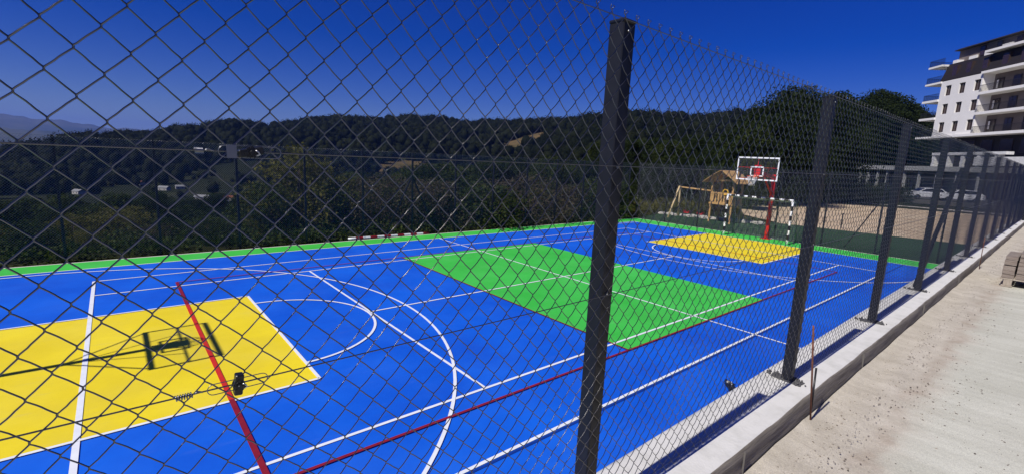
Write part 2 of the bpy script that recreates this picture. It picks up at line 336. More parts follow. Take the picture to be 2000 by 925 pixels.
# ================================================================== RAISED ROAD, KERB
RZ = 1.845
def road_material():
    m = bpy.data.materials.new('dusty concrete road'); m.use_nodes = True; t = m.node_tree; b = t.nodes['Principled BSDF']; N = t.nodes; Lk = t.links
    b.inputs['Roughness'].default_value = .92; b.inputs['Specular IOR Level'].default_value = .2
    tc = N.new('ShaderNodeTexCoord'); sp = N.new('ShaderNodeSeparateXYZ'); Lk.new(tc.outputs['Object'], sp.inputs[0])
    def noise(sc, det, st=(1, 1, 1)):
        mp = N.new('ShaderNodeMapping'); mp.inputs['Scale'].default_value = st; Lk.new(tc.outputs['Object'], mp.inputs[0])
        n = N.new('ShaderNodeTexNoise'); n.inputs['Scale'].default_value = sc; n.inputs['Detail'].default_value = det; n.inputs['Roughness'].default_value = .62
        Lk.new(mp.outputs[0], n.inputs['Vector']); return n.outputs[0]
    def ramp(src, p0, c0, p1, c1):
        r = N.new('ShaderNodeValToRGB'); e = r.color_ramp.elements; e[0].position = p0; e[1].position = p1; e[0].color = (*c0, 1); e[1].color = (*c1, 1); Lk.new(src, r.inputs[0]); return r.outputs[0]
    def mix(f, a, bb):
        x = N.new('ShaderNodeMix'); x.data_type = 'RGBA'; Lk.new(f, x.inputs[0]); Lk.new(a, x.inputs[6]); Lk.new(bb, x.inputs[7]); return x.outputs[2]
    conc = ramp(noise(1.4, 10, (.35, 1, 1)), .3, (.52, .51, .42), .7, (.62, .605, .51))
    sandc = ramp(noise(5, 9), .3, (.47, .42, .34), .7, (.60, .545, .45))
    dirt = ramp(noise(9, 9), .3, (.38, .32, .25), .7, (.52, .45, .365))
    # distance from the kerb, wobbled
    ma = N.new('ShaderNodeMath'); ma.operation = 'MULTIPLY_ADD'; Lk.new(noise(2.2, 6), ma.inputs[0]); ma.inputs[1].default_value = .42; Lk.new(sp.outputs['Y'], ma.inputs[2])
    f = N.new('ShaderNodeMapRange'); f.interpolation_type = 'SMOOTHSTEP'; f.inputs['From Min'].default_value = -8.78; f.inputs['From Max'].default_value = -8.50; Lk.new(ma.outputs[0], f.inputs['Value'])
    f2 = N.new('ShaderNodeMapRange'); f2.interpolation_type = 'SMOOTHSTEP'; f2.inputs['From Min'].default_value = -.09; f2.inputs['From Max'].default_value = .0
    ab = N.new('ShaderNodeMath'); ab.operation = 'ADD'; ab.inputs[1].default_value = 8.56; Lk.new(ma.outputs[0], ab.inputs[0]); aa = N.new('ShaderNodeMath'); aa.operation = 'ABSOLUTE'; Lk.new(ab.outputs[0], aa.inputs[0])
    ng = N.new('ShaderNodeMath'); ng.operation = 'MULTIPLY'; ng.inputs[1].default_value = -1; Lk.new(aa.outputs[0], ng.inputs[0]); Lk.new(ng.outputs[0], f2.inputs['Value'])
    pm = N.new('ShaderNodeMath'); pm.operation = 'MULTIPLY'; Lk.new(f2.outputs[0], pm.inputs[0]); Lk.new(ramp(noise(3.3, 5), .35, (0, 0, 0), .6, (1, 1, 1)), pm.inputs[1])
    c = mix(f.outputs[0], conc, sandc); c = mix(pm.outputs[0], c, dirt)
    # loose specks
    vo = N.new('ShaderNodeTexVoronoi'); vo.inputs['Scale'].default_value = 55; Lk.new(tc.outputs['Object'], vo.inputs['Vector'])
    sp1 = N.new('ShaderNodeMapRange'); sp1.inputs['From Min'].default_value = .16; sp1.inputs['From Max'].default_value = .10; Lk.new(vo.outputs['Distance'], sp1.inputs['Value'])
    th = ramp(noise(4, 4), .56, (0, 0, 0), .66, (1, 1, 1))
    ps = N.new('ShaderNodeMath'); ps.operation = 'MULTIPLY'; Lk.new(sp1.outputs[0], ps.inputs[0]); Lk.new(th, ps.inputs[1])
    dk = N.new('ShaderNodeRGB'); dk.outputs[0].default_value = (.12, .10, .085, 1)
    c = mix(ps.outputs[0], c, dk.outputs[0])
    g_ = ramp(noise(160, 3), .3, (.78, .78, .78), .7, (1.12, 1.12, 1.12)); x = N.new('ShaderNodeMix'); x.data_type = 'RGBA'; x.blend_type = 'MULTIPLY'; x.inputs[0].default_value = 1; Lk.new(c, x.inputs[6]); Lk.new(g_, x.inputs[7]); c = x.outputs[2]
    st_ = ramp(noise(6, 6, (1.0, .12, 1)), .35, (.90, .895, .88), .65, (1.06, 1.06, 1.06)); x = N.new('ShaderNodeMix'); x.data_type = 'RGBA'; x.blend_type = 'MULTIPLY'; x.inputs[0].default_value = 1; Lk.new(c, x.inputs[6]); Lk.new(st_, x.inputs[7]); c = x.outputs[2]
    Lk.new(c, b.inputs['Base Color'])
    bp = N.new('ShaderNodeBump'); bp.inputs['Strength'].default_value = .55; bp.inputs['Distance'].default_value = .012
    Lk.new(noise(38, 10, (.6, 1, 1)), bp.inputs['Height']); Lk.new(bp.outputs[0], b.inputs['Normal'])
    return m
# road sheet with a sandy ridge along the kerb
nx, ny = 420, 70
xs = -14+(np.linspace(0, 1, nx)**2.2)*134; ys = -8.40-(np.linspace(0, 1, ny)**1.6)*14
XX, YY = np.meshgrid(xs, ys, indexing='ij')
ridge_y = -8.62+.03*np.sin(XX*1.1)+.018*np.sin(XX*3.7+1)
ZZ = RZ+.022*np.exp(-((YY-ridge_y)/.035)**2)*(.6+.4*np.sin(XX*2.1))-.012*np.exp(-((YY-ridge_y+.08)/.05)**2)+.018*np.exp(-((YY+8.39)/.06)**2)*(.7+.3*np.sin(XX*4.3+.5)+.2*np.sin(XX*11))
ZZ += rng.normal(0, .0018, ZZ.shape)*np.exp(-np.clip(-8.4-YY, 0, None)/.5)
id_ = np.arange(nx*ny).reshape(nx, ny); F = np.stack([id_[:-1, :-1], id_[:-1, 1:], id_[1:, 1:], id_[1:, :-1]], -1).reshape(-1, 4)
o = npmesh('road', np.stack([XX, YY, ZZ], -1).reshape(-1, 3), F, road_material(), smooth=True); tag(o, kind='structure')
# retaining wall with kerb on top
def kerb_wall():
    nx = 900; xs = -14+(np.linspace(0, 1, nx)**1.8)*134
    prof = [(-8.00, -.3), (-8.00, 1.93), (-8.045, 1.975), (-8.07, 1.985), (-8.16, 1.983), (-8.26, 1.986), (-8.34, 1.984), (-8.374, 1.982), (-8.384, 1.976), (-8.387, 1.93), (-8.388, 1.90), (-8.392, 1.87), (-8.394, 1.83), (-8.394, 1.6)]
    V = np.zeros((nx, len(prof), 3)); r = np.random.default_rng(4)
    def sm(k): 
        a = r.normal(0, 1, nx); return np.convolve(a, np.ones(k)/k, 'same')*math.sqrt(k)
    for j, (y, z) in enumerate(prof):
        V[:, j, 0] = xs; V[:, j, 1] = y; V[:, j, 2] = z
        if 1 <= j <= 11:
            V[:, j, 2] += sm(25)*.0009+sm(2)*.0004
            V[:, j, 1] += sm(7)*.0009
    e1 = sm(3)*.0022+sm(9)*.0012
    for j in (7, 8, 9): V[:, j, 1] += np.clip(e1, -.004, .012)
    V[:, 2, 1] += np.clip(sm(4)*.003, -.01, .006)
    m = len(prof); id_ = np.arange(nx*m).reshape(nx, m)
    F = np.stack([id_[:-1, :-1], id_[1:, :-1], id_[1:, 1:], id_[:-1, 1:]], -1).reshape(-1, 4)
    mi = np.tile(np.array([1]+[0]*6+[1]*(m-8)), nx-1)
    face = mat('shaded board marked concrete face', (.13, .11, .085), .95, (.27, .235, .19), 2.2, 10, bump=.9, bscale=9, stretch=(1, 1, 16), bdist=.008)  # shade of the kerb side is put into this darker concrete tone
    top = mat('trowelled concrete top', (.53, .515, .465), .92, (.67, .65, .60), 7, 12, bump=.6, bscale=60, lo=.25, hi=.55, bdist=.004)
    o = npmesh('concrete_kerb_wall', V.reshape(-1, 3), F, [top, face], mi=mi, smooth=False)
    tag(o, 'rough pale concrete kerb wall carrying the near chain link fence', 'wall')
    jm = mat('open kerb joint', (.12, .11, .10), .95)
    for k in range(14):
        x = -7.62+k*2.35+.2*math.sin(k*5); w_ = .0022; k_ = MB().box(x-w_, x+w_, -8.399, -8.383, 1.80, 1.975); k_.build('joint', jm, o)
kerb_wall()

# ================================================================== CHAIN LINK
def tube_np(P, r, n):
    """P (W,K,3) poly-lines -> tube verts and quads"""
    W_, K, _ = P.shape
    T = np.gradient(P, axis=1); T /= np.linalg.norm(T, axis=2, keepdims=True)+1e-12
    N1 = np.cross(T, np.array([0, 1., 0])); N1 /= np.linalg.norm(N1, axis=2, keepdims=True)+1e-9; N2 = np.cross(N1, T)
    a = np.arange(n)*2*PI/n
    V = P[:, :, None, :]+r*(N1[:, :, None, :]*np.cos(a)[None, None, :, None]+N2[:, :, None, :]*np.sin(a)[None, None, :, None])
    base_ = (np.arange(W_)[:, None, None]*K+np.arange(K-1)[None, :, None])*n; k = np.arange(n)[None, None, :]; k2 = (k+1) % n
    F = np.stack([base_+k, base_+k2, base_+n+k2, base_+n+k], -1).reshape(-1, 4)
    return V.reshape(-1, 3), F
def chain_mesh(name, ncol, nlev, hp, hv, r, sides, material, fine=True, barbs=True, seed=1, jit=0.0):
    s = np.array([0, .08, .16, .36, .5, .64, .84, .92]) if fine else np.array([0, .5])
    q = np.array([-.01, .03, .125, .352, .5, .648, .875, .97]) if fine else np.array([0, .5])
    P = []; r_ = np.random.default_rng(seed)
    for i in range(ncol):
        pts = []
        for k in range(nlev):
            at_left = (k+i) % 2 == 0
            for ss, qq in zip(s, q):
                x = i+(qq if at_left else 1-qq); ox = (1 if at_left else -1)*(1 if True else 0)
                y = -math.sin(PI*ss)*max(r*1.15, .0030 if fine else 0)*ox
                pts.append((x*hp, y, (k+ss)*hv))
        at_left = (nlev+i) % 2 == 0; x = i if at_left else i+1
        pts.append((x*hp, 0, nlev*hv))
        if fine and barbs:
            d = (-1 if at_left else 1); tip = [(x*hp+d*.004, .003, nlev*hv+.006), (x*hp+d*.009, -.003, nlev*hv+.013), (x*hp+d*.004, .002, nlev*hv+.016)]
            pts += tip
        P.append(pts)
    P = np.array(P)
    if jit:
        n = P.shape[1]; wob_ = r_.normal(0, jit, (ncol, n)); P[:, :, 0] += wob_*.4
        ph = r_.uniform(0, 6, 4)
        P[:, :, 0] += .0016*np.sin(P[:, :, 2]*9+ph[0])+.0012*np.sin(P[:, :, 2]*21+P[:, :, 0]*3+ph[1])
        P[:, :, 2] += .0016*np.sin(P[:, :, 0]*8+ph[2]); P[:, :, 1] += .004*np.sin(P[:, :, 0]*5+ph[3])*np.sin(P[:, :, 2]*4)
    V, F = tube_np(P, r, sides)
    return npmesh(name, V, F, material, smooth=True)

PX0, PSP = -8.664, 2.121                   # first post in view and spacing of the near fence
YP, YMESH = -8.204, -8.243; FB = 1.990; HP, HV = PSP/62, .0367; WR = .0014
near = empty('chain_link_fence', (PX0, YP, FB-.01)); tag(near, 'anthracite chain link fence along the concrete kerb, nearest the viewer', 'fence')
def tonear(o):
    o.parent = near; o.matrix_parent_inverse = near.matrix_basis.inverted(); return o
near.matrix_basis
pm = chain_mesh('mesh_panel', 62, 51, HP, HV, WR, 6, M['wire'], seed=3, jit=.0006)
proto_me = pm.data; first = True
NB = 26
for b in range(-2, NB):
    o = pm if first else pm.copy()
    if not first: COL.objects.link(o)
    first = False; o.location = (PX0+b*PSP, YMESH, 2.001); tonear(o)
for b in range(-1, NB+1):
    x = PX0+b*PSP
    if b == -1: continue
    m_ = MB().box(-.031, .031, -.031, .031, 0, 1.872, bev=.003); m_.box(-.0335, .0335, -.0335, .0335, 1.872, 1.884, bev=.004)
    tilt = (.008, -.004, .006, .0, -.006)[b % 5]
    po = m_.build('post', M['post']) if b == 0 else proto_post.copy()
    if b == 0: proto_post = po
    else: COL.objects.link(po)
    for zz in ((1.845, 1.40, .95) if 0 <= b < 4 else ()):
        MB().tube([(-.006, -.036, zz), (-.006, -.030, zz)], .0045, 8).build('screw', M['steel'], po)
    po.location = (x, YP, FB-.002); po.rotation_euler = (0, tilt if b else .004, 0); tonear(po)
    if b == 0:
        pb = MB().box(-.045, .045, -.095, .095, 0, .006, bev=.002)  # guessed dark plate, stands in for the soft shadow at each post foot
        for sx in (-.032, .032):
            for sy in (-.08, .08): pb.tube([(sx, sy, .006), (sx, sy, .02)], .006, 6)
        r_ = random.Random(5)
        for k in range(26):                      # dark lumps widen the painted shade round the plate
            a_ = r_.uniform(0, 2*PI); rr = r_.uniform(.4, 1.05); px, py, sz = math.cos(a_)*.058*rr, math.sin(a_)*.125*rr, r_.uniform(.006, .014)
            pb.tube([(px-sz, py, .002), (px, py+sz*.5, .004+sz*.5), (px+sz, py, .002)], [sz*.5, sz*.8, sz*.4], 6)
        plate = pb.build('foot_shade_plate', mat('painted foot shade', (.05, .05, .052), .9, (.12, .115, .11), 60, 6)); plate_proto = plate
    else:
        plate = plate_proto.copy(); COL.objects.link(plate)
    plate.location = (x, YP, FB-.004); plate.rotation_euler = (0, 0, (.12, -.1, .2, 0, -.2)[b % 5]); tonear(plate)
XE = PX0+NB*PSP
for b, d in ((4, -1),):
    x = PX0+b*PSP; o = MB().bar((x, YP+.05, FB+1.55), (x+d*PSP*.93, YP+.05, FB+.02), .045).build('brace', M['post']); tonear(o)
def near_wire(z, sag=0):
    pts = []
    for i in range(0, 200):
        x = PX0-2*PSP+(XE-PX0+2*PSP)*i/199; f = ((x-PX0)/PSP) % 1; pts.append((x, YMESH-.004, z-sag*4*f*(1-f)))
    o = MB().tube(pts, .0015, 6).build('tension_wire', M['wire']); tonear(o)
ZT, ZU, ZM, ZB = 3.862, 3.392, 2.936, 2.035
near_wire(ZT, .003); near_wire(ZU); near_wire(ZM, -.0); near_wire(ZB)
# spring and wire tensioner on each straining wire
def tensioner(x, z, spring_x0, tilt=0, detail=True):
    t = empty('wire_tensioner', (x, YMESH-.006, z)); tonear(t)
    # strap loop
    m_ = MB(); hl, hh = .042, .0108; pts = []
    for k in range(9): a_ = -PI/2+PI*k/8; pts.append((hl+hh*math.cos(a_), 0, hh*math.sin(a_)))
    for k in range(9): a_ = PI/2+PI*k/8; pts.append((-hl+hh*math.cos(a_), 0, hh*math.sin(a_)))
    m_.tube(pts, .0009, 6, closed=True); m_.build('strap', M['galv'], t)
    d = MB(); d.tube([(0, -.011, 0), (0, .011, 0)], .008, 14)
    for k in range(7): a_ = 2*PI*k/7; d.box(-.0022, .0022, -.012, -.008, .006, .0115, Matrix.Rotation(a_, 4, 'Y'))
    d.tube([(0, -.02, 0), (0, -.011, 0)], .0045, 6)
    for k in range(5):
        yy = -.006+k*.003; d.tube([(.0093*math.cos(a_), yy+.0008*math.cos(a_), .0093*math.sin(a_)) for a_ in [2*PI*j/14 for j in range(14)]], .0014, 5, closed=True)
    d.box(-.0075, .0075, -.0095, .0095, -.021, .021, Matrix.Rotation(tilt, 4, 'Y'), bev=.002)
    d.build('drum', M['black'], t)
    if detail: pl_ = MB().box(-.040, -.024, -.004, -.001, -.012, .012).build('strap_plate', M['galv'], t)
    pw = MB().tube([(.006, -.012, .004), (.010, -.014, .001), (.013, -.012, -.004), (.006, -.014, -.006)], .0016, 6); pw.build('pawl', M['steel'], t)
    # hook and spring on the wire to the left
    s_ = MB(); x1 = -.06; L_ = spring_x0-x
    s_.tube([(x1, 0, 0), (x1-.008, .002, .003), (x1-.014, 0, 0)], .0016, 6)
    sp = []; n = 7
    for k in range(n*10+1):
        tt = k/(n*10); sp.append((L_+(x1-.016-L_)*tt, .005*math.cos(2*PI*n*tt), .005*math.sin(2*PI*n*tt)))
    s_.tube(sp, .0011, 5); s_.build('spring', M['galv'], t)
tensioner(-9.838, ZM, -9.942, .12, False); tensioner(-9.797, ZU, -9.886, PI/2-.2)

# black object lying on the court under the kerb
m_ = MB(); 
for (cx, cy, cz, sx, sy, sz, rz_) in ((0, 0, .05, .12, .055, .05, .5), (.07, .07, .045, .11, .05, .045, .7), (-.02, -.05, .03, .10, .05, .03, .2), (.0, .03, .10, .05, .035, .03, 1.2)):
    g = bmesh.ops.create_icosphere(m_.b, subdivisions=2, radius=1)['verts']
    for v in g:
        k_ = 1+.22*math.sin(v.co.x*5+cx*40)+.15*math.sin(v.co.y*8+v.co.z*5); v.co = Matrix.Rotation(rz_, 3, 'Z') @ Vector((v.co.x*sx*k_, v.co.y*sy*k_, max(v.co.z*sz*k_, -cz)))+Vector((cx, cy, cz))
o = m_.build('black_bag', mat('black nylon', (.008, .008, .009), .35, (.02, .02, .022), 30, 3)); o.location = (-2.88, -6.33, .005); tag(o, 'small crumpled black bag lying on the blue court against the kerb', 'bag')
MB().box(-.05, .04, -.012, -.002, .10, .112, Matrix.Rotation(.5, 4, 'Z')).build('tag', M['white_paint'], o)
# ---- far fences (left side and right end), normal-sized mesh
FY, FX, FH = 8.42, 15.38, 3.42
def far_fence(name, x0, y0, rz, nbays, sp, h, zb, label, braces=(), skip=()):
    T = empty(name, (x0, y0, zb), rz); tag(T, label, 'fence'); nc = 66; hp = sp/nc; nl = int(h/.034)
    p0 = chain_mesh('mesh_panel', nc, nl, hp, h/nl, .0022, 4, M['farmesh'], fine=False, barbs=False); p0.parent = T
    for i in range(nbays):
        o = p0 if i == 0 else p0.copy()
        if i: COL.objects.link(o)
        o.location = (i*sp, 0, 0)
    pp = None
    for i in range(nbays+1):
        if pp is None: pp = MB().box(-.032, .032, -.032, .032, -.6, h+.03, bev=.003).build('post', M['post'], T); o = pp
        else: o = pp.copy(); COL.objects.link(o)
        o.location = (i*sp, .05, 0)
    for z in (h, h*.66, h*.33, .05): MB().tube([(0, 0, z), (nbays*sp, 0, z)], .002, 5).build('tension_wire', M['post'], T)
    for i in braces:
        for s in ((-1, 1) if rz == 0 else (-1,)): MB().bar((i*sp, .08, h*.72), (i*sp+s*1.15, .08, .05), .045).build('brace', M['post'], T)
    return T
# left fence: posts at X = -11.18 + k*2.14
far_fence('chain_link_fence', -13.32, FY, 0, 13, 2.142, FH-.02, .0, 'tall thin dark chain link fence along the far side of the court', braces=(6,))
far_fence('chain_link_fence', FX, FY, -PI/2, 8, 2.09, FH, .0, 'dark chain link fence behind the far goal, in front of the play tower', braces=(6,))

# ================================================================== HOOPS, GOAL
def hoop(x, y, s, label, group):
    """s=+1: board faces -X"""
    T = empty('basketball_hoop', (x+s*2.1, y, 0), 0 if s > 0 else PI); tag(T, label, 'basketball hoop', group)
    # local: board at x=-2.1, pole at 0
    MB().box(-.08, .08, -.08, .08, 0, 3.15, bev=.01).box(-.22, .22, -.22, .22, 0, .02).build('pole', M['red_paint'], T)
    g = MB(); g.bar((0, 0, 3.0), (-2.0, 0, 3.28), .12); g.bar((0, 0, 2.1), (-1.3, 0, 3.12), .06)
    for yy in (-1, 1): g.bar((-.9, 0, 3.05), (-2.03, yy*.86, 2.92), .022); g.bar((-.9, 0, 3.2), (-2.03, yy*.5, 3.44), .018)
    g.box(-2.045, -1.97, -.14, .14, 3.06, 3.56)
    g.build('arm', M['red_paint'], T)
    f = MB(); bw, b0, b1 = .915, 2.87, 3.92; xx0, xx1 = -2.085, -2.05
    f.box(xx0, xx1, -bw, -bw+.05, b0, b1); f.box(xx0, xx1, bw-.05, bw, b0, b1); f.box(xx0, xx1, -bw+.05, bw-.05, b0, b0+.06); f.box(xx0, xx1, -bw+.05, bw-.05, b1-.06, b1)
    fo = f.build('backboard_frame', M['white_paint'], T)
    br = MB(); br.box(-2.048, -2.02, -.012, .012, b0, b1).box(-2.048, -2.02, -bw+.02, bw-.02, 3.44, 3.46); br.box(-2.048, -2.02, -.03-.2, -.2, b0+.03, b1-.03) if False else None
    br.build('board_brace', M['red_paint'], T)
    # clear acrylic sheet
    MB().box(-2.078, -2.07, -bw+.04, bw-.04, b0+.04, b1-.04).build('backboard', M['acrylic'], T)
    tg = MB()
    for q in ((-.295, -.245, 3.05, 3.50), (.245, .295, 3.05, 3.50)): tg.box(-2.083, -2.079, *q)
    tg.box(-2.083, -2.079, -.245, .245, 3.05, 3.10).box(-2.083, -2.079, -.245, .245, 3.45, 3.50)
    tg.build('target_square', M['white_paint'], T)
    rim = MB(); pts = [(-2.09-.15-.225+.225*math.cos(a_), .225*math.sin(a_), 3.05) for a_ in [2*PI*k/32 for k in range(32)]]
    rim.tube(pts, .011, 8, closed=True); rim.box(-2.25, -2.088, -.06, .06, 3.035, 3.06).box(-2.10, -2.086, -.11, .11, 2.96, 3.09)
    ri = rim.build('rim', M['orange_paint'], T)
    n = MB(); c0 = -2.09-.15-.225
    for k in range(12):
        for d in (-1, 1):
            P = []
            for j in range(6):
                t = j/5; rr = .225-.10*math.sin(t*PI/2); a_ = 2*PI*(k+d*t*1.5)/12; P.append((c0+rr*math.cos(a_), rr*math.sin(a_), 3.04-.42*t))
            n.tube(P, .006, 4)
    n.build('net', M['net'], T)
    return T
M['acrylic'] = None
def acrylic():
    m = bpy.data.materials.new('clear acrylic sheet'); m.use_nodes = True; t = m.node_tree; b = t.nodes['Principled BSDF']; out = t.nodes['Material Output']
    tr = t.nodes.new('ShaderNodeBsdfTransparent'); tr.inputs[0].default_value = (.985, .988, .99, 1); mx = t.nodes.new('ShaderNodeMixShader'); mx.inputs[0].default_value = .03
    b.inputs['Roughness'].default_value = .05; b.inputs['Base Color'].default_value = (.3, .3, .32, 1)
    t.links.new(tr.outputs[0], mx.inputs[1]); t.links.new(b.outputs[0], mx.inputs[2]); t.links.new(mx.outputs[0], out.inputs['Surface']); return m
M['acrylic'] = acrylic()
hoop(12.55, .12, 1, 'red basketball hoop with white framed clear backboard behind the far goal', None)
lh = hoop(-12.38, .12, -1, 'red basketball hoop at the near end whose shadow falls on the yellow key', None)

def striped_bar(nm, p, q, n, c0, w, m0, m1, parent):
    """one square bar painted in alternating bands"""
    p, q = Vector(p), Vector(q); Rm = (q-p).to_track_quat('Z', 'Y').to_matrix(); h = w/2; V, F, mi_ = [], [], []
    for i in range(n+1):
        c = p.lerp(q, i/n); V += [c+Rm @ Vector(v) for v in ((-h, -h, 0), (h, -h, 0), (h, h, 0), (-h, h, 0))]
        if i:
            b = (i-1)*4
            for k in range(4): F.append((b+k, b+(k+1) % 4, b+4+(k+1) % 4, b+4+k)); mi_.append((i-1+c0) % 2)
    F += [(3, 2, 1, 0), (n*4, n*4+1, n*4+2, n*4+3)]; mi_ += [c0 % 2, (n-1+c0) % 2]
    return npmesh(nm, [tuple(v) for v in V], F, [m0, m1], parent, mi=mi_)
def goal(x, y, label):
    T = empty('handball_goal', (x, y, 0)); tag(T, label, 'goal')
    def striped(nm, p, q, n, c0): striped_bar(nm, p, q, n, c0, .08, M['white_paint'], M['black_paint'], T)
    striped('goal_post', (0, 1.5, 0), (0, 1.5, 2.0), 9, 0); striped('goal_post', (0, -1.5, 0), (0, -1.5, 2.0), 9, 0)
    striped('crossbar', (0, 1.54, 2.04), (0, -1.54, 2.04), 15, 0)
    fr = MB()
    for s in (-1, 1):
        fr.tube([(0, 1.5*s, 2.04), (.55, 1.5*s, 2.0), (1.1, 1.5*s, .05)], .015, 8); fr.tube([(0, 1.5*s, .03), (1.1, 1.5*s, .03)], .015, 8)
    fr.tube([(1.1, -1.5, .03), (1.1, 1.5, .03)], .015, 8); fr.build('back_frame', M['galv'], T)
    # net
    Vn = MB(); prof = [(0.02, 2.0), (.3, 1.98), (.55, 1.92), (.66, 1.5), (.8, 1.05), (.95, .6), (1.08, .15), (1.0, .04)]
    def pr(t):
        t *= len(prof)-1; i = min(int(t), len(prof)-2); f = t-i; return (prof[i][0]*(1-f)+prof[i+1][0]*f, prof[i][1]*(1-f)+prof[i+1][1]*f)
    ny_, nt_ = 30, 30
    def pt(i, j):
        yy = -1.48+2.96*i/ny_; xx, zz = pr(j/nt_); sag = .10*math.sin(PI*i/ny_)*math.sin(PI*j/nt_)+.025*math.sin(i*1.7+j)
        return (xx+sag, yy, zz-.3*sag)
    for i in range(ny_+1): Vn.tube([pt(i, j) for j in range(nt_+1)], .004, 3, caps=False)
    for j in range(nt_+1): Vn.tube([pt(i, j) for i in range(ny_+1)], .004, 3, caps=False)
    for s in (-1.48, 1.48):
        for k in range(1, 14):
            z_ = 2*k/14; xm = np.interp(z_, [c[1] for c in prof[::-1]], [c[0] for c in prof[::-1]]); Vn.tube([(0, s, z_), (xm*.5, s*.98, z_-.04), (xm, s, z_)], .004, 3, caps=False)
        for k in range(1, 8):
            x_ = 1.1*k/8; zm = np.interp(x_, [0, .3, .55, .66, .8, .95, 1.1], [2, 1.98, 1.92, 1.5, 1.05, .6, .05]); Vn.tube([(x_, s, 0.03), (x_, s, zm)], .004, 3, caps=False)
    Vn.build('net', M['goal_net'], T)
goal(13.68, .32, 'black and white striped handball goal with net on the far yellow key')
# striped goal bar lying beyond the far side line
o = striped_bar('striped_pole', (-3.3, 8.22, .045), (.15, 8.12, .045), 12, 0, .08, M['white_paint'], M['red_thin'], None)
tag(o, 'red and white striped pole lying on the green border by the far fence', 'pole')

# ================================================================== PLAYGROUND
def playground():
    T = empty('play_tower', (18.6, 4.6, -.1)); tag(T, 'wooden play tower with gable roof and attached swing beam beyond the court', 'play tower')
    # local metres; swing beam along +Y (to the left in the picture)
    g = [('leg', (.2, .66, 0), (.2, .66, 2.72)), ('leg', (.2, -.66, 0), (.2, -.66, 2.72)), ('leg', (1.4, .66, 0), (1.4, .66, 2.72)), ('leg', (1.4, -.66, 0), (1.4, -.66, 2.72))]
    for nme, p, q in g: MB().bar(p, q, .10).build(nme, M['wood'], T)
    MB().box(.1, 1.5, -.75, .75, 1.18, 1.28).build('deck', M['wood'], T)
    pan = MB()
    for k in range(7): y0 = -.60+k*.18; pan.box(.12, .15, y0, y0+.11, 1.2, 1.95)
    pan.box(.09, .118, -.66, .66, 1.20, 1.32).box(.09, .118, -.66, .66, 1.85, 1.95).build('railing', M['wood'], T)
    pan = MB()
    for k in range(6): x0 = .25+k*.2; pan.box(x0, x0+.12, -.70, -.67, 1.2, 1.95)
    pan.box(.2, 1.4, -.73, -.702, 1.85, 1.95).build('railing', M['wood'], T)
    # gable roof, ridge along X, planks
    rf = MB()
    for s in (-1, 1):
        for k in range(6):
            t0, t1 = k/6, (k+.93)/6; y0, z0 = s*1.12*t0, 3.28-.78*t0**1.15; y1, z1 = s*1.12*t1, 3.28-.78*t1**1.15
            rf.prism([(y0, z0), (y1, z1), (y1, z1+.03), (y0, z0+.03)], -.35, 1.85, Matrix(((0, 1, 0, 0), (1, 0, 0, 0), (0, 0, 1, 0), (0, 0, 0, 1))))
    rf.build('roof', M['wood'], T)
    rg = MB()
    for x_ in (.2, 1.4): rg.bar((x_, -.7, 2.68), (x_, .7, 2.68), .08); rg.bar((x_, 0, 2.68), (x_, 0, 3.22), .07); rg.bar((x_, -1.0, 2.5), (x_, 0, 3.2), .06); rg.bar((x_, 1.0, 2.5), (x_, 0, 3.2), .06)
    rg.build('roof_truss', M['wood'], T)
    # swing beam and its A-leg
    MB().tube([(.2, .66, 1.98), (.2, 2.95, 2.07)], .055, 10).build('swing_beam', M['wood'], T)
    MB().tube([(.15, 2.9, 2.12), (-.75, 3.0, 0)], .055, 10).build('swing_leg', M['pale_wood'], T); MB().tube([(.25, 2.9, 2.12), (1.0, 3.3, 0)], .055, 10).build('swing_leg', M['pale_wood'], T)
    for y_ in (1.25, 2.2):
        s_ = MB(); s_.box(.05, .35, y_-.18, y_+.18, .42, .46, bev=.01).box(.05, .35, y_-.18, y_-.15, .46, .58).box(.05, .35, y_+.15, y_+.18, .46, .58); so_ = s_.build('swing_seat', M['red_plastic'], T)
        r_ = MB()
        for d in (-.16, .16): r_.tube([(.2, y_+d, .5), (.2, y_+d, 2.0)], .008, 5)
        r_.build('rope', M['goal_net'], so_)
    MB().tube([(.08, -.25+.16*math.cos(a), 1.98+.16*math.sin(a)) for a in [2*PI*k/18 for k in range(18)]], .035, 8, closed=True).build('steering_wheel', M['yellow_plastic'], T)
    MB().prism([(1.4, 1.25), (1.5, 1.30), (3.6, .15), (3.6, .08), (3.4, .1)], -.3, .3).build('slide', M['yellow_plastic'], T)
playground()
for x_, y_ in ((24.9, -.3), (25.1, -4.4)):
    o = MB().box(-.03, .03, -.03, .03, 0, .95, bev=.004).build('stake', M['post']); o.location = (x_, y_, -.05); tag(o, 'short dark stake at the edge of the turf and the sand, %s' % ('left one of two' if y_ > -1 else 'right one of two'), 'stake', 'short stakes at the turf edge')
# pale stones round the play area
for i in range(14):
    a_ = i/13; x_, y_ = 17.2+rnd.uniform(-.3, .3)+a_*1.5, 9.0-a_*6.0; m_ = MB()
    r_ = bmesh.ops.create_icosphere(m_.b, subdivisions=2, radius=1)['verts']; sx, sy, sz = rnd.uniform(.22, .42), rnd.uniform(.2, .4), rnd.uniform(.10, .2)
    for v in r_: v.co = Vector((v.co.x*sx, v.co.y*sy, v.co.z*sz))*(1+.18*math.sin(v.co.x*5+i)+.12*math.sin(v.co.y*7+i*2))
    o = m_.build('boulder', M['stone_pale']); o.location = (x_+2.3, y_, 0); tag(o, 'pale rounded boulder in the row edging the play area', 'stone', 'boulders edging the play area')

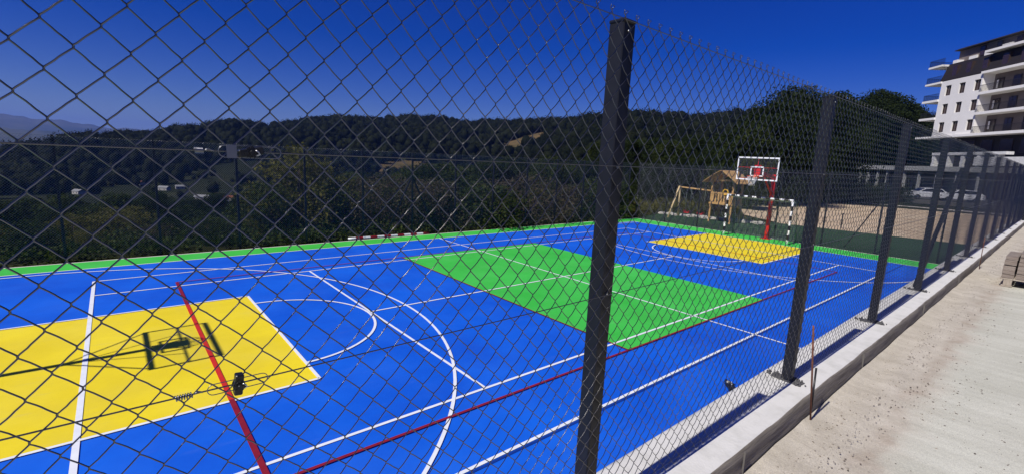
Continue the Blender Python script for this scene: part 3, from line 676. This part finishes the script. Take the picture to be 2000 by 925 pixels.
# ================================================================== APARTMENT BUILDING
def building():
    e = Vector((-.74622, -.66570, 0)); n = Vector((-.66570, .74622, 0))     # along the facade to the right; outward
    T = empty('apartment_building', (97.8, 6.9, 0)); T.rotation_euler = (0, 0, math.atan2(e.y, e.x))
    tag(T, 'tall white and brown apartment block with stacked balconies on the right', 'building')
    # local x = along facade (u), local y: n in local frame
    ny = -1 if Matrix.Rotation(math.atan2(e.y, e.x), 3, 'Z') @ Vector((0, 1, 0)) @ n < 0 else 1
    def B(nm, m, *boxes, parent=T):
        k = MB()
        for u0, u1, d0, d1, z0, z1 in boxes: k.box(u0, u1, *sorted((ny*d0, ny*d1)), z0, z1)
        return k.build(nm, m, parent)
    # d = depth outwards from the facade plane (negative = inside)
    B('wall', M['render_white'], (-1.1, -.02, -12, 0, 10.15, 19.3), (1.22, 2.88, -.4, 0, 10.15, 19.3), (4.12, 5.88, -.4, 0, 10.15, 19.3), (7.12, 7.4, -12, 0, 10.15, 19.3),
      *[(u0, u0+1.24, -.4, 0, z0, z1) for u0 in (-.02, 2.88, 5.88) for z0, z1 in ((10.15, 10.85), (12.5, 13.85), (15.5, 16.85), (18.5, 19.3))])
    for iu, u0 in enumerate((-.02, 2.88, 5.88)):
        for z0 in (10.85, 13.85, 16.85):
            f = B('window', M['frame_dark'], (u0, u0+.08, -.35, -.22, z0, z0+1.65), (u0+1.16, u0+1.24, -.35, -.22, z0, z0+1.65), (u0+.08, u0+1.16, -.35, -.22, z0, z0+.08), (u0+.08, u0+1.16, -.35, -.22, z0+1.57, z0+1.65), (u0+.59, u0+.65, -.35, -.24, z0+.08, z0+1.57))
            B('pane', M['pane'], (u0+.08, u0+1.16, -.33, -.30, z0+.08, z0+1.57), parent=f)
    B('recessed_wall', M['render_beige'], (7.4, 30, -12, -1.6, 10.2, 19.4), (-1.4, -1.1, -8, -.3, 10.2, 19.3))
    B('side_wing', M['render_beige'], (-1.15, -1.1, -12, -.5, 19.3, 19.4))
    # slabs
    for z in (10.1, 13.25, 16.25):
        B('balcony', M['render_white'], (7.4, 30, -1.9, .35, z-.2, z+.2)) if z > 10.2 else B('balcony', M['render_white'], (4.0, 30, -1.9, .35, z-.2, z+.2))
        s_ = B('balcony', M['render_white'], (-4.8, -1.1, -6, .2, z-.18, z+.18)) if z > 10.2 else B('balcony', M['render_white'], (-4.8, 4.0, -6, .2, z-.18, z+.12))
    B('balcony', M['render_white'], (7.3, 30, -1.9, .35, 19.15, 19.5)); B('balcony', M['render_white'], (-4.8, -1.1, -6, .2, 19.05, 19.35))
    B('balcony', M['render_white'], (7.2, 30, -1.9, .35, 22.2, 22.55)); B('balcony', M['render_white'], (-4.7, -1.5, -6, .2, 21.9, 22.2))
    def rail(u0, u1, d, z, side=None):
        k = MB(); n_ = max(int((u1-u0)/.14), 2)
        for i in range(n_+1): u = u0+(u1-u0)*i/n_; k.box(u-.012, u+.012, ny*d-.012, ny*d+.012, z, z+.95)
        k.box(u0, u1, ny*d-.025, ny*d+.025, z+.95, z+1.0)
        if side is not None:
            m_ = int(abs(side-d)/.14)
            for i in range(m_+1): dd = d+(side-d)*i/m_; k.box(u0-.012, u0+.012, ny*dd-.012, ny*dd+.012, z, z+.95)
            k.box(u0-.025, u0+.025, *sorted((ny*d, ny*side)), z+.95, z+1.0)
        k.build('railing', M['black'], T)
    for z in (10.3, 13.47, 16.47, 22.56): rail(7.5, 24, .28, z)
    for z in (10.3, 13.43, 16.43, 19.36, 22.2): rail(-4.7, -1.2, .1, z, -5)
    # balcony doors
    for z in (10.45, 13.5, 16.5):
        for u in (7.85, 10.7, 13.7, 16.7, 19.7):
            f = B('balcony_door', M['frame_dark'], (u, u+1.35, -1.6, -1.52, z, z+1.95)); B('pane', M['pane'], (u+.1, u+.62, -1.52, -1.50, z+.12, z+1.85), (u+.73, u+1.25, -1.52, -1.50, z+.12, z+1.85), parent=f)
            if u in (7.85,): B('curtain', M['render_white'], (u+.15, u+.45, -1.50, -1.49, z+.5, z+1.7), parent=f)
    # mansard storey in dark cladding
    k = MB(); 
    k.prism([(0, 19.4), (-.9, 22.2), (-9, 22.2), (-9, 19.4)], -1.6, 30, Matrix(((0, 1, 0, 0), (ny, 0, 0, 0), (0, 0, 1, 0), (0, 0, 0, 1))))
    k.build('mansard_cladding', M['tiles_dark'], T)
    for u in (.4, 3.3, 6.4, 9.9, 12.9, 16, 19):
        f = B('window', M['frame_dark'], (u, u+1.1, -1.2, -.22, 19.9, 21.6)); B('pane', M['pane'], (u+.1, u+1.0, -.22, -.20, 20.0, 21.5), parent=f)
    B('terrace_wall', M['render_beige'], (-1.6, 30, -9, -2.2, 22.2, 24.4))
    for q_ in ((-1.3, -.4, -2.2, -1.2, 22.25, 22.8), (1.0, 2.5, -2.15, -1.9, 22.3, 23.0), (4.0, 5.5, -2.15, -1.9, 22.35, 23.1), (7.1, 8.8, -2.15, -1.9, 22.6, 23.5), (10.9, 11.8, -2.15, -1.9, 22.6, 23.8), (13.3, 14.5, -2.15, -1.9, 22.6, 23.8)): B('sunlit_wall_patch', M['render_white'], q_)  # white boxes stand in for sunlit bits of the terrace wall
    for u in (2.75, 5.8, 9.1, 12.0, 15.5):
        f = B('window', M['frame_dark'], (u, u+1.0, -2.2, -2.1, 22.7, 24.2)); B('pane', M['pane'], (u+.08, u+.92, -2.1, -2.08, 22.8, 24.1), parent=f)
    k = MB(); k.prism([(-1.5, 24.5), (-2.2, 24.85), (-9, 24.85), (-9, 24.4), (-1.5, 24.42)], -1.9, 30, Matrix(((0, 1, 0, 0), (ny, 0, 0, 0), (0, 0, 1, 0), (0, 0, 0, 1))))
    k.build('roof', M['tiles_dark'], T)
    # dark ground and first floor
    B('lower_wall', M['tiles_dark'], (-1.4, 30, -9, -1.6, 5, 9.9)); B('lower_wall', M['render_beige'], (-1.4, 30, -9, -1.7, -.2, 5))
    for u in (1, 4, 7.4, 10.8, 14.2, 18): f = B('window', M['frame_dark'], (u, u+2.2, -1.6, -1.5, 7.3, 9.4)); B('pane', M['pane'], (u+.1, u+2.1, -1.5, -1.48, 7.4, 9.3), parent=f)
    # first floor portico
    B('portico_beam', M['white_stone'], (4.3, 18, 2.0, 3.0, 6.85, 7.25)); 
    for u in (4.4, 7.3, 10.3, 13.2, 16.2): B('portico_pier', M['white_stone'], (u, u+.6, 2.1, 2.9, 4.9, 6.85))
    B('garden_wall', M['white_stone'], (13.2, 24, 2.2, 3.2, 5.3, 6.5))
    # stone arcade in front
    B('arcade_beam', M['stone'], (-19.8, 22, 3.0, 4.0, 4.3, 5.05)); B('arcade_roof', M['stone'], (-19.4, 22, -1.6, 3.0, 4.5, 4.85))
    for u in (-19.4, -16.7, -13.9, -11.2, -8.2, -5.3, -1.6, -.6, 3.0, 7.0, 11.0, 15.0): B('arcade_pier', M['stone'], (u, u+.34, 3.3, 3.64, -.2, 4.3))
    B('arcade_back_wall', M['render_beige'], (-19.4, -1.4, -2.0, -1.6, -.2, 4.5))
    for u in (-18, -15, -12, -9, -6): f = B('window', M['frame_dark'], (u, u+2.2, -1.6, -1.5, .6, 3.6)); B('pane', M['pane'], (u+.1, u+2.1, -1.5, -1.48, .7, 3.5), parent=f)
building()

# ================================================================== CARS
def car(x, y, rz, paint, label, group=None):
    T = empty('parked_car', (x, y, .502), rz); tag(T, label, 'car', group)
    pts = [(-2.1, .35), (-2.12, .75), (-2.0, .98), (-1.75, 1.02), (-1.35, 1.42), (-.2, 1.5), (.5, 1.42), (1.15, 1.0), (1.95, .86), (2.12, .62), (2.1, .35), (1.75, .3), (1.6, .55), (1.3, .66), (1.0, .55), (.88, .28), (-.88, .28), (-1.0, .55), (-1.3, .66), (-1.6, .55), (-1.75, .3)]
    k = MB(); k.prism(pts, -.86, .86); bmesh.ops.bevel(k.b, geom=[e for e in k.b.edges if abs(e.verts[0].co.y-e.verts[1].co.y) < .01], offset=.07, segments=2, affect='EDGES')
    for v in k.b.verts:
        if v.co.z > 1.0: v.co.y *= 1-.22*(v.co.z-1.0)/.5
    k.build('body', paint, T)
    g = MB(); g.prism([(-1.55, 1.05), (-1.28, 1.36), (-.2, 1.43), (.42, 1.36), (.98, 1.05)], -.862, .862)
    for v in g.b.verts:
        if v.co.z > 1.0: v.co.y *= 1-.20*(v.co.z-1.0)/.5
    g.build('side_window', M['car_glass'], T)
    MB().bar((.62, 0, 1.38), (1.13, 0, 1.05), 1.4, .05).build('windscreen', M['car_glass'], T)
    MB().bar((-1.86, 0, 1.03), (-1.43, 0, 1.38), 1.36, .05).build('rear_window', M['car_glass'], T)
    for sx in (-1.3, 1.3):
        for sy in (-.78, .78):
            w_ = MB().tube([(sx, sy-.1, .32), (sx, sy+.1, .32)], .32, 20).build('wheel', M['tyre'], T); MB().tube([(sx, sy-.108, .32), (sx, sy+.108, .32)], .2, 14).build('rim', M['chrome'], w_)
    for sy in (-.62, .62): MB().box(2.0, 2.11, sy-.18, sy+.18, .62, .76).build('headlight', M['steel'], T); MB().box(-2.14, -2.04, sy-.14, sy+.14, .72, .9).build('tail_light', M['red_plastic'], T)
car(69.5, 2.6, 2.2, M['car_white'], 'white hatchback parked before the stone arcade, left of the other white car')
car(69.8, -.6, 2.0, M['car_white'], 'white car half hidden behind the fence posts, right of the white hatchback')
car(71.5, 7.0, 1.8, M['car_dark'], 'dark car parked beside the white hatchback by the arcade')
car(73, 11.4, 1.9, M['car_dark'], 'dark car parked furthest left along the hedge before the arcade')

# ================================================================== FOLIAGE
def leaves(C_, R_, n, size, r_, flat=1.0):
    """n random quads around clump centres C_ (k,3) with radii R_"""
    k = r_.integers(0, len(C_), n); d = r_.normal(0, 1, (n, 3)); d /= np.linalg.norm(d, axis=1, keepdims=True)
    rad = R_[k]*(r_.uniform(.25, 1, n)**.45); P = C_[k]+d*rad[:, None]*np.array([1, 1, flat])
    nrm = d*.6+r_.normal(0, .8, (n, 3)); nrm /= np.linalg.norm(nrm, axis=1, keepdims=True)
    u = np.cross(nrm, r_.normal(0, 1, (n, 3))); u /= np.linalg.norm(u, axis=1, keepdims=True); v = np.cross(nrm, u)
    s = size*r_.uniform(.6, 1.4, n)[:, None]
    V = np.stack([P-u*s, P-v*s*.6+nrm*s*.15, P+u*s, P+v*s*.6+nrm*s*.15], 1).reshape(-1, 3)
    return V, np.arange(4*n).reshape(n, 4)
def tree(name, h, w, n, leaf, material, seed, label, cat, group, trunk_h=.25, shape='round', nclump=60, bark=None):
    r_ = np.random.default_rng(seed); T = empty(name); tag(T, label, cat, group)
    th = h*trunk_h; ch = h-th
    C_ = []; Rr = []
    for i in range(nclump):
        t = r_.uniform(0, 1)**.9
        if shape == 'cone': prof = (1-t)*1.0+.06
        elif shape == 'col': prof = .55+.45*math.sin(PI*t)
        else: prof = math.sqrt(max(1-(2*t-.85)**2/1.35, .08))
        a_ = r_.uniform(0, 2*PI); q = w/2*prof*(r_.uniform(0, 1)**.4)*r_.uniform(.75, 1.08)
        C_.append((q*math.cos(a_), q*math.sin(a_), th+ch*t*.95)); Rr.append(w*(.15 if shape != 'cone' else .10)*r_.uniform(.7, 1.3))
    C_ = np.array(C_); Rr = np.array(Rr)
    V, F_ = leaves(C_, Rr, n, leaf, r_, .8); npmesh('crown', V, F_, material, T)
    k = MB(); lean = r_.normal(0, .03*h, 2); top = Vector((lean[0], lean[1], th+ch*.7))
    k.tube([(0, 0, -.5), (lean[0]*.2, lean[1]*.2, th*.6), (lean[0]*.5, lean[1]*.5, th+ch*.25), top], [w*.035, w*.028, w*.02, w*.006], 8)
    for i in range(9):
        c = C_[r_.integers(0, nclump)]; b0 = Vector((lean[0]*.4, lean[1]*.4, min(th+ch*.15*r_.uniform(0, 2), c[2]*.8))); mid = b0.lerp(Vector(c), .5)+Vector((0, 0, .04*h))
        k.tube([b0, mid, Vector(c)], [w*.014, w*.009, w*.003], 5)
    k.build('trunk', bark or M['bark'], T)
    return T
def place(T, x, y, z=None, s=1, rz=0, label=None, first=[True]):
    T.location = (x, y, height(np.float64(x), np.float64(y)) if z is None else z); T.scale = (s, s, s); T.rotation_euler = (0, 0, rz)
    if label: T['label'] = label
def clone(T, x, y, z=None, s=1, sz=None, rz=0, label=None, group=None):
    c = copy_tree(T) if T.get('_used') else T
    T['_used'] = 1
    if '_used' in c and c is not T: del c['_used']
    place(c, x, y, z, s, rz, label)
    if sz: c.scale = (s, s, sz)
    if group: c['group'] = group
    return c
G1 = 'dense trees behind the play area'
bigA = tree('broadleaf_tree', 13, 12, 26000, .15, M['leaf_dark'], 11, 'x', 'tree', G1, .12, nclump=90)
bigB = tree('broadleaf_tree', 11, 9, 19000, .14, M['leaf_dark'], 12, 'x', 'tree', G1, .12, nclump=70)
bigC = tree('broadleaf_tree', 9, 8, 15000, .13, M['leaf_mid'], 13, 'x', 'tree', G1, .1, nclump=60)
pine = tree('pine_tree', 12, 5.2, 10000, .13, M['leaf_dark'], 14, 'x', 'tree', G1, .08, 'cone', nclump=80)
shO = tree('shrub', 4.6, 4.4, 5200, .075, M['leaf_olive'], 15, 'x', 'shrub', None, .08, nclump=70)
shB = tree('shrub', 3.6, 4.2, 5200, .055, M['leaf_brown'], 16, 'x', 'shrub', None, .06, nclump=70)
shG = tree('shrub', 3.6, 4.6, 4200, .085, M['leaf_mid'], 17, 'x', 'shrub', None, .06, nclump=60)
shD = tree('shrub', 3.0, 5.0, 3600, .09, M['leaf_dark'], 18, 'x', 'shrub', None, .05, nclump=60)
def pz(az, r): return polar(az, r)
# the wood right of the goal: az, distance, top elevation (deg), prototype
wood = [(19.2, 61, 8.0, bigA, 'large dark round tree towering above the play area, tallest on the skyline'), (17.2, 66, 7.4, bigA, 'broad dark tree just right of the tallest tree, behind the near fence'),
        (21.8, 58, 6.4, bigB, 'dark tree on the left shoulder of the tallest tree'), (14.4, 136, 7.0, pine, 'pointed dark conifer between the tallest tree and the apartment block'),
        (12.9, 138, 7.6, bigA, 'dark tree left of the apartment block, beside the conifer'), (12.2, 140, 7.0, bigA, 'dark tree rising right beside the left balconies of the apartment block'),
        (11.0, 145, 6.3, bigB, 'mid green tree under the dark trees left of the apartment block')]
def put(az, r, top, P, label=None, group=None, wide=1.0):
    x, y = pz(az, r); z0 = float(height(np.float64(x), np.float64(y))); zt = CAM[2]+r*math.tan(math.radians(top)); H = {bigA: 13, bigB: 11, bigC: 9, pine: 12, shO: 4.6, shB: 3.6, shG: 3.6, shD: 3.0}[P]
    s = max((zt-z0)/H, .15); return clone(P, x, y, z0, s*wide, s, rnd.uniform(0, 6), label, group)
for az, r, top, P, lb in wood: put(az, r, top, P, lb, G1, 1.0 if P is not pine else .9)
r_ = random.Random(21)
for i in range(34):
    az = 11.5+i*.85+r_.uniform(-.5, .5); r = r_.uniform(50, 72) if az > 17 else r_.uniform(134, 150); top = np.interp(az, [8, 14, 22, 26, 40], [5.0, 5.6, 5.2, 3.0, 1.6])+r_.uniform(-.6, .5)
    P = r_.choice([bigA, bigB, bigB, bigC]); put(az, r, top, P, 'dark bushy tree packed into the wood behind the play area', G1+' packed close')
r_ = random.Random(22)
for i in range(16):
    az = 22+i*2.0+r_.uniform(-.8, .8); r = r_.uniform(44, 54) if az < 36 else r_.uniform(31, 42); top = np.interp(az, [20, 30, 50], [1.2, .4, -1.0])+r_.uniform(-.8, .4)
    P = r_.choice([bigC, bigC, bigB]); put(az, r, top, P, 'mid height tree standing behind the end fence corner', 'trees behind the end fence corner')
# shrubs beyond the far fence: (px-based measurement turned into az, distance, top elevation)
for az, r, top, P, lb in [(74.5, 21.0, -.3, shO, 'tall olive green shrub with loose crown behind the far fence'), (77.5, 20.5, -4.2, shG, 'rounded green shrub left of the tall olive shrub'), (71.5, 21.5, -2.0, shO, 'olive shrub leaning against the right of the tall olive one'),
                         (67.5, 21.5, -3.3, shB, 'brown twiggy shrub right of the olive shrubs'), (64.5, 22.0, -2.9, shB, 'brown twiggy shrub near the braced fence post'), (61, 23, -3.6, shB, 'dry brown shrub just right of the braced fence post')]:
    put(az, r, top, P, lb)
r_ = random.Random(23)
for i in range(38):
    az = 100-i*1.65+r_.uniform(-.8, .8); r = r_.uniform(18.6, 24)/max(math.sin(math.radians(az)), .75); top = np.interp(az, [38, 55, 66, 80, 98], [-2.2, -3.4, -5.0, -7.2, -7.4])+r_.uniform(-.9, .9)
    put(az, r, top, r_.choice([shG, shD, shO, shB, shG]), 'low bushy shrub in the row behind the far fence', 'low shrubs behind the far fence', 1.25)
r_ = random.Random(24)
for i in range(44):
    az = 100-i*1.35+r_.uniform(-.8, .8); r = r_.uniform(34, 75); top = np.interp(az, [38, 50, 60, 80, 100], [.6, -.9, -2.0, -5.0, -6.2])+r_.uniform(-1.1, .5)
    put(az, r, top, r_.choice([bigC, bigB, bigC, bigA]), 'leafy tree on the slope falling away beyond the far fence', 'trees on the slope below the court')
# hedge and dry scrub by the parking yard
for i in range(8):
    x_, y_ = 60+i*.9, 15.5-i*1.55; c = clone(shD, x_, y_, -.1, .62, .75, i, 'dark clipped shrub in the hedge before the parked cars', 'hedge shrubs before the parked cars')
for i in range(9):
    x_, y_ = 27+i*3.0, 8.8+i*.75+rnd.uniform(-.5, .5); clone(shB, x_, y_, -.1, .7, .6, i, 'dry brown shrub along the left edge of the sandy yard', 'dry shrubs edging the sandy yard')

def undergrowth():
    r_ = np.random.default_rng(51); n = 420
    x = r_.uniform(-17, 16.5, n); y = 8.62+r_.uniform(0, 1, n)**1.5*5.5
    C_ = np.stack([x, y, height(x, y)+r_.uniform(-.1, .35, n)], 1); V, F_ = leaves(C_, r_.uniform(.35, .85, n), 42000, .06, r_, .7)
    o = npmesh('undergrowth', V, F_, M['leaf_mid']); tag(o, 'low tangled undergrowth along the foot of the far fence', 'undergrowth', kind='stuff')
    n = 90; y = r_.uniform(9.0, 15, n); x = r_.uniform(16, 30, n)
    C_ = np.stack([x, y, np.full(n, .1)], 1); V, F_ = leaves(C_, r_.uniform(.3, .8, n), 9000, .07, r_, .7)
    o = npmesh('undergrowth', V, F_, M['leaf_olive']); tag(o, 'olive undergrowth behind the play tower', 'undergrowth', kind='stuff')
undergrowth()
# hillside forest: one mass that nobody could count
def forest():
    r_ = np.random.default_rng(31); protos = []
    bm_ = bmesh.new(); bmesh.ops.create_icosphere(bm_, subdivisions=2, radius=1); IV = np.array([v.co[:] for v in bm_.verts]); IF = np.array([[v.index for v in f.verts] for f in bm_.faces]); bm_.free()
    for k in range(6):
        ph = r_.uniform(0, 6, 6); d = 1+.17*np.sin(IV[:, 0]*5+ph[0])*np.cos(IV[:, 1]*5+ph[1])+.13*np.sin(IV[:, 2]*7+ph[2]+IV[:, 0]*4)+.10*np.sin(IV[:, 1]*11+ph[3])+r_.normal(0, .075, len(IV))
        B_ = IV*d[:, None]*np.array([.38, .38, .44])+np.array([0, 0, .5])
        C_ = r_.normal(0, 1, (9, 3)); C_ /= np.linalg.norm(C_, axis=1, keepdims=True); C_ = C_*np.array([.36, .36, .38])+np.array([0, 0, .55])
        Vl, Fl = leaves(C_, np.full(9, .27), 170, .045, r_); Ft = np.concatenate([Fl[:, [0, 1, 2]], Fl[:, [0, 2, 3]]])
        protos.append((np.concatenate([B_, Vl]), np.concatenate([IF, Ft+len(B_)])))
    pos = []
    tries = 0
    while len(pos) < 9800 and tries < 60:
        tries += 1
        az = r_.uniform(2, 101, 4000); el, R = ridge(az); t = r_.uniform(0, 1, 4000)
        rmin = np.where(az < 45, 95, 150); r = rmin+(R*1.03-rmin)*np.sqrt(t)
        x = CAM[0]+r*np.cos(np.radians(az)); y = CAM[1]+r*np.sin(np.radians(az))
        ok = clear_id(x, y, 1.05) == 0
        dens = np.where(az > 50, np.clip((r-160)/240, .38, 1), 1.0); ok &= r_.uniform(0, 1, 4000) < dens*(.75+.35*wob(x, y, 40))
        ok &= ~((x > 60) & (x < 135) & (y < 28))
        pos += list(zip(x[ok], y[ok], r[ok]))
    pos = np.array(pos[:9800]); z = height(pos[:, 0], pos[:, 1]); n = len(pos)
    V, FF, off = [], [], 0; sz = (3.5+8.5*r_.uniform(0, 1, n)**1.4)*np.clip(pos[:, 2]/420, .6, 1.1)
    for i in range(n):
        P, Fp = protos[i % 6]; FF.append(Fp+off); off += len(P); a_ = r_.uniform(0, 6.28); c, s = math.cos(a_), math.sin(a_)
        Q_ = P*np.array([sz[i], sz[i], sz[i]*1.05]); V.append(np.stack([Q_[:, 0]*c-Q_[:, 1]*s+pos[i, 0], Q_[:, 0]*s+Q_[:, 1]*c+pos[i, 1], Q_[:, 2]+z[i]-.5], 1))
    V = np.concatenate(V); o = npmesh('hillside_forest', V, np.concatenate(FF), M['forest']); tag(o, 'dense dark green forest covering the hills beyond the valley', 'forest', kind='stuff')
forest()

# ---- houses in the valley
def house(az, r, wx, wy, h, rz, roof, label, wall=None):
    x, y = polar(az, r); z = float(height(np.float64(x), np.float64(y))); T = empty('valley_house', (x, y, z), rz); T.scale = (.36, .36, .36); tag(T, label, 'house', 'houses in the valley')
    wl = MB().box(-wx/2, wx/2, -wy/2, wy/2, -1, h).build('wall', wall or M['house_white'], T)
    MB().prism([(-wx/2-.5, h), (0, h+wx*.32), (wx/2+.5, h), (0, h+.05)], -wy/2-.5, wy/2+.5).build('roof', roof, T)
    for yy in (-wy/4, wy/4):
        for s in (-1, 1): MB().box(s*wx/2-.06, s*wx/2+.06, yy-.6, yy+.6, 1, 2.4).build('window', M['pane'], T)
for a in [(80.6, 235, 8, 10, 4, .4, M['roof_red'], 'small pale house with bright red roof below the tensioner frame'), (81.3, 222, 7, 8, 3.5, 1.3, M['roof_red'], 'small house with red gable, nearest the far fence post'),
          (83.2, 250, 8, 16, 3.5, 1.0, M['roof_grey'], 'long white house with pale roof left of the red roofed houses'), (92.5, 262, 7, 12, 3.5, .5, M['roof_grey'], 'pale low house furthest left in the valley'),
          (86.3, 300, 8, 14, 4, .8, M['roof_grey'], 'white farmhouse on the meadow beneath the ridge'), (88.0, 330, 7, 10, 3.5, .2, M['roof_red'], 'faint red roofed house left of the white farmhouse'),
          (85.0, 305, 7, 11, 3.5, 1.6, M['roof_grey'], 'grey roofed barn right of the white farmhouse'), (70.0, 480, 9, 18, 5, .9, M['roof_grey'], 'long pale building high on the slope above the olive shrub'),
          (68.0, 470, 9, 12, 5, .3, M['roof_red'], 'red roofed house high on the slope right of the long pale building'), (63.0, 500, 9, 12, 4, .6, M['roof_grey'], 'small white house by the ochre meadow on the hill'),
          (84.0, 650, 9, 12, 5, .6, M['roof_grey'], 'tiny white house on the upper left hillside'), (76.5, 560, 8, 10, 4, 0, M['roof_red'], 'tiny red roofed house near the wooded skyline')]: house(*a)

# ================================================================== THINGS ON THE ROAD
# rusty rebar leaning at the kerb, with a short one beside it
T = empty('rebar_stake', (-6.72, -8.425, RZ)); tag(T, 'rusty reinforcing rod standing upright against the kerb, nearest one', 'metal rod')
MB().tube([(.01, 0, -.05), (-.11, .004, .34), (-.235, .004, .68)], .0055, 8).build('rod', M['rust'], T)
MB().tube([(-.03, .0, .10), (.01, .015, .2), (.05, .03, .335)], .006, 6).build('short_rod', M['black'], T)
o = MB().tube([(0, 0, -.05), (-.08, .004, .3), (-.18, .0, .58)], .0055, 8).build('rebar_stake', M['rust']); o.location = (1.55, -8.44, RZ); tag(o, 'thin rusty rod standing by the kerb further along, near the pallet', 'metal rod')

def pallet():
    X0, Y1 = .10, -8.80
    T = empty('wooden_pallet', (X0, Y1, RZ+.004)); tag(T, 'dusty wooden pallet on the concrete road under stacked timber blocks', 'pallet')
    for k in range(5): MB().box(.0+k*.17, .12+k*.17, -1.0, .02, .105, .125, bev=.003).build('deck_board', M['pallet_wood'], T)
    for k, y in enumerate((-.08, -.52, -.96)):
        MB().box(0, .8, y-.03, y+.06, .02, .10, bev=.003).build('stringer', M['pallet_wood'], T) if False else None
        for x in (.0, .36, .72): MB().box(x, x+.10, y-.03, y+.06, .018, .084, bev=.003).build('block', M['pallet_wood'], T)
        MB().box(0, .82, y-.03, y+.06, .0835, .1045).build('stringer', M['pallet_wood'], T)
        MB().box(-.01, .84, y-.04, y+.08, 0, .0175, bev=.002).build('bottom_board', M['pallet_wood'], T)
    z0 = RZ+.131; r_ = random.Random(9)
    cols = [(.03, .135), (-.115, .14), (-.26, .14), (-.405, .14), (-.55, .14)]
    names = ['left column of the stack', 'second column of the stack', 'third column of the stack', 'fourth column of the stack', 'rightmost column of the stack']
    lev = ['bottom', 'second lowest', 'middle', 'second highest', 'topmost']
    for ci, (y1, wd) in enumerate(cols):
        z = z0
        for li, hh in enumerate((.085, .115, .055, .075, .06) if ci else (.06, .125, .012, .075, .055)):
            if ci == 0 and li == 2: z += .012; continue
            jx, jy = r_.uniform(-.012, .012), r_.uniform(-.004, .004)
            m_ = MB().box(0, .78, -wd+.006, 0, 0, hh-.002, bev=.004); o = m_.build('timber_block', M['old_wood'])
            o.location = (X0+.01+jx, Y1+y1-.02+jy, z); tag(o, 'weathered grey timber block, %s in the %s on the pallet' % (lev[li], names[ci]), 'timber block', 'timber blocks stacked on the pallet'); z += hh
pallet()
# heap of orange sand beyond the pallet
m_ = MB(); g = bmesh.ops.create_grid(m_.b, x_segments=40, y_segments=40, size=1)['verts']
for v in g:
    r = math.hypot(v.co.x, v.co.y); v.co.z = max(0, .62*(1-r)**1.0)*(1+.15*math.sin(v.co.x*9)*math.cos(v.co.y*7))-.01; v.co.x *= 1.9; v.co.y *= 1.0
o = m_.build('sand_heap', M['sand_heap']); o.location = (7.2, -10.4, RZ); tag(o, 'low heap of orange sand behind the pallet by the kerb', 'sand heap')
for p in o.data.polygons: p.use_smooth = True
# loose gravel and clods
def grit(name, n, xr, yr, dens, smin, smax, material, seed, label):
    r_ = np.random.default_rng(seed); bm_ = bmesh.new(); bmesh.ops.create_icosphere(bm_, subdivisions=1, radius=1); P = np.array([v.co[:] for v in bm_.verts]); F_ = np.array([[v.index for v in f.verts] for f in bm_.faces]); bm_.free()
    V, FF = [], []; c = 0
    while c < n:
        x = xr[0]+(xr[1]-xr[0])*r_.uniform()**2.0; y = yr[0]+(yr[1]-yr[0])*r_.uniform()
        if r_.uniform() > dens(x, y): continue
        s = smin+(smax-smin)*r_.uniform()**3; Q_ = P*np.array([s, s*r_.uniform(.6, 1), s*r_.uniform(.4, .8)])*r_.uniform(.75, 1.2, (len(P), 1)); a_ = r_.uniform(0, 6.3)
        zz = RZ+float(.022*math.exp(-((y-(-8.62+.03*math.sin(x*1.1)))/.035)**2)*.6)
        V.append(np.stack([Q_[:, 0]*math.cos(a_)-Q_[:, 1]*math.sin(a_)+x, Q_[:, 0]*math.sin(a_)+Q_[:, 1]*math.cos(a_)+y, Q_[:, 2]+zz+s*.15], 1)); FF.append(F_+c*len(P)); c += 1
    o = npmesh(name, np.concatenate(V), np.concatenate(FF), material); tag(o, label, 'gravel', kind='stuff')
dA = lambda x, y: .25+.75*math.exp(-((y+8.56)/.10)**2)+.25*math.sin(x*3)*math.sin(y*9)
grit('loose_gravel', 4200, (-8.2, 8), (-9.0, -8.41), dA, .0018, .0075, mat('grey brown pebbles', (.12, .095, .07), .9, (.42, .37, .31), 30, 2), 41, 'loose brown grit along the foot of the kerb')
dB = lambda x, y: max(.03, .5*math.sin(x*2.3+1)*math.sin(y*4.1)+.3)
grit('loose_pebbles', 3000, (-8.2, 6), (-10.4, -8.7), dB, .0016, .0085, mat('dark pebbles', (.05, .042, .035), .9, (.17, .14, .115), 30, 2), 42, 'scattered dark pebbles on the concrete road')

# ================================================================== AIR
m = bpy.data.materials.new('thin summer haze'); m.use_nodes = True; t = m.node_tree
for n_ in list(t.nodes):
    if n_.type == 'BSDF_PRINCIPLED': t.nodes.remove(n_)
pv = t.nodes.new('ShaderNodeVolumePrincipled'); pv.inputs['Color'].default_value = (.16, .32, 1.0, 1); pv.inputs['Density'].default_value = 8e-5; pv.inputs['Anisotropy'].default_value = .1
t.links.new(pv.outputs[0], t.nodes['Material Output'].inputs['Volume'])
o = MB().box(-15000, 15000, -15000, 15000, -46, 420).build('haze', m); tag(o, 'thin blue haze in the air over the valley', 'haze', kind='stuff')
for ob in bpy.data.objects:
    if '_used' in ob: del ob['_used']
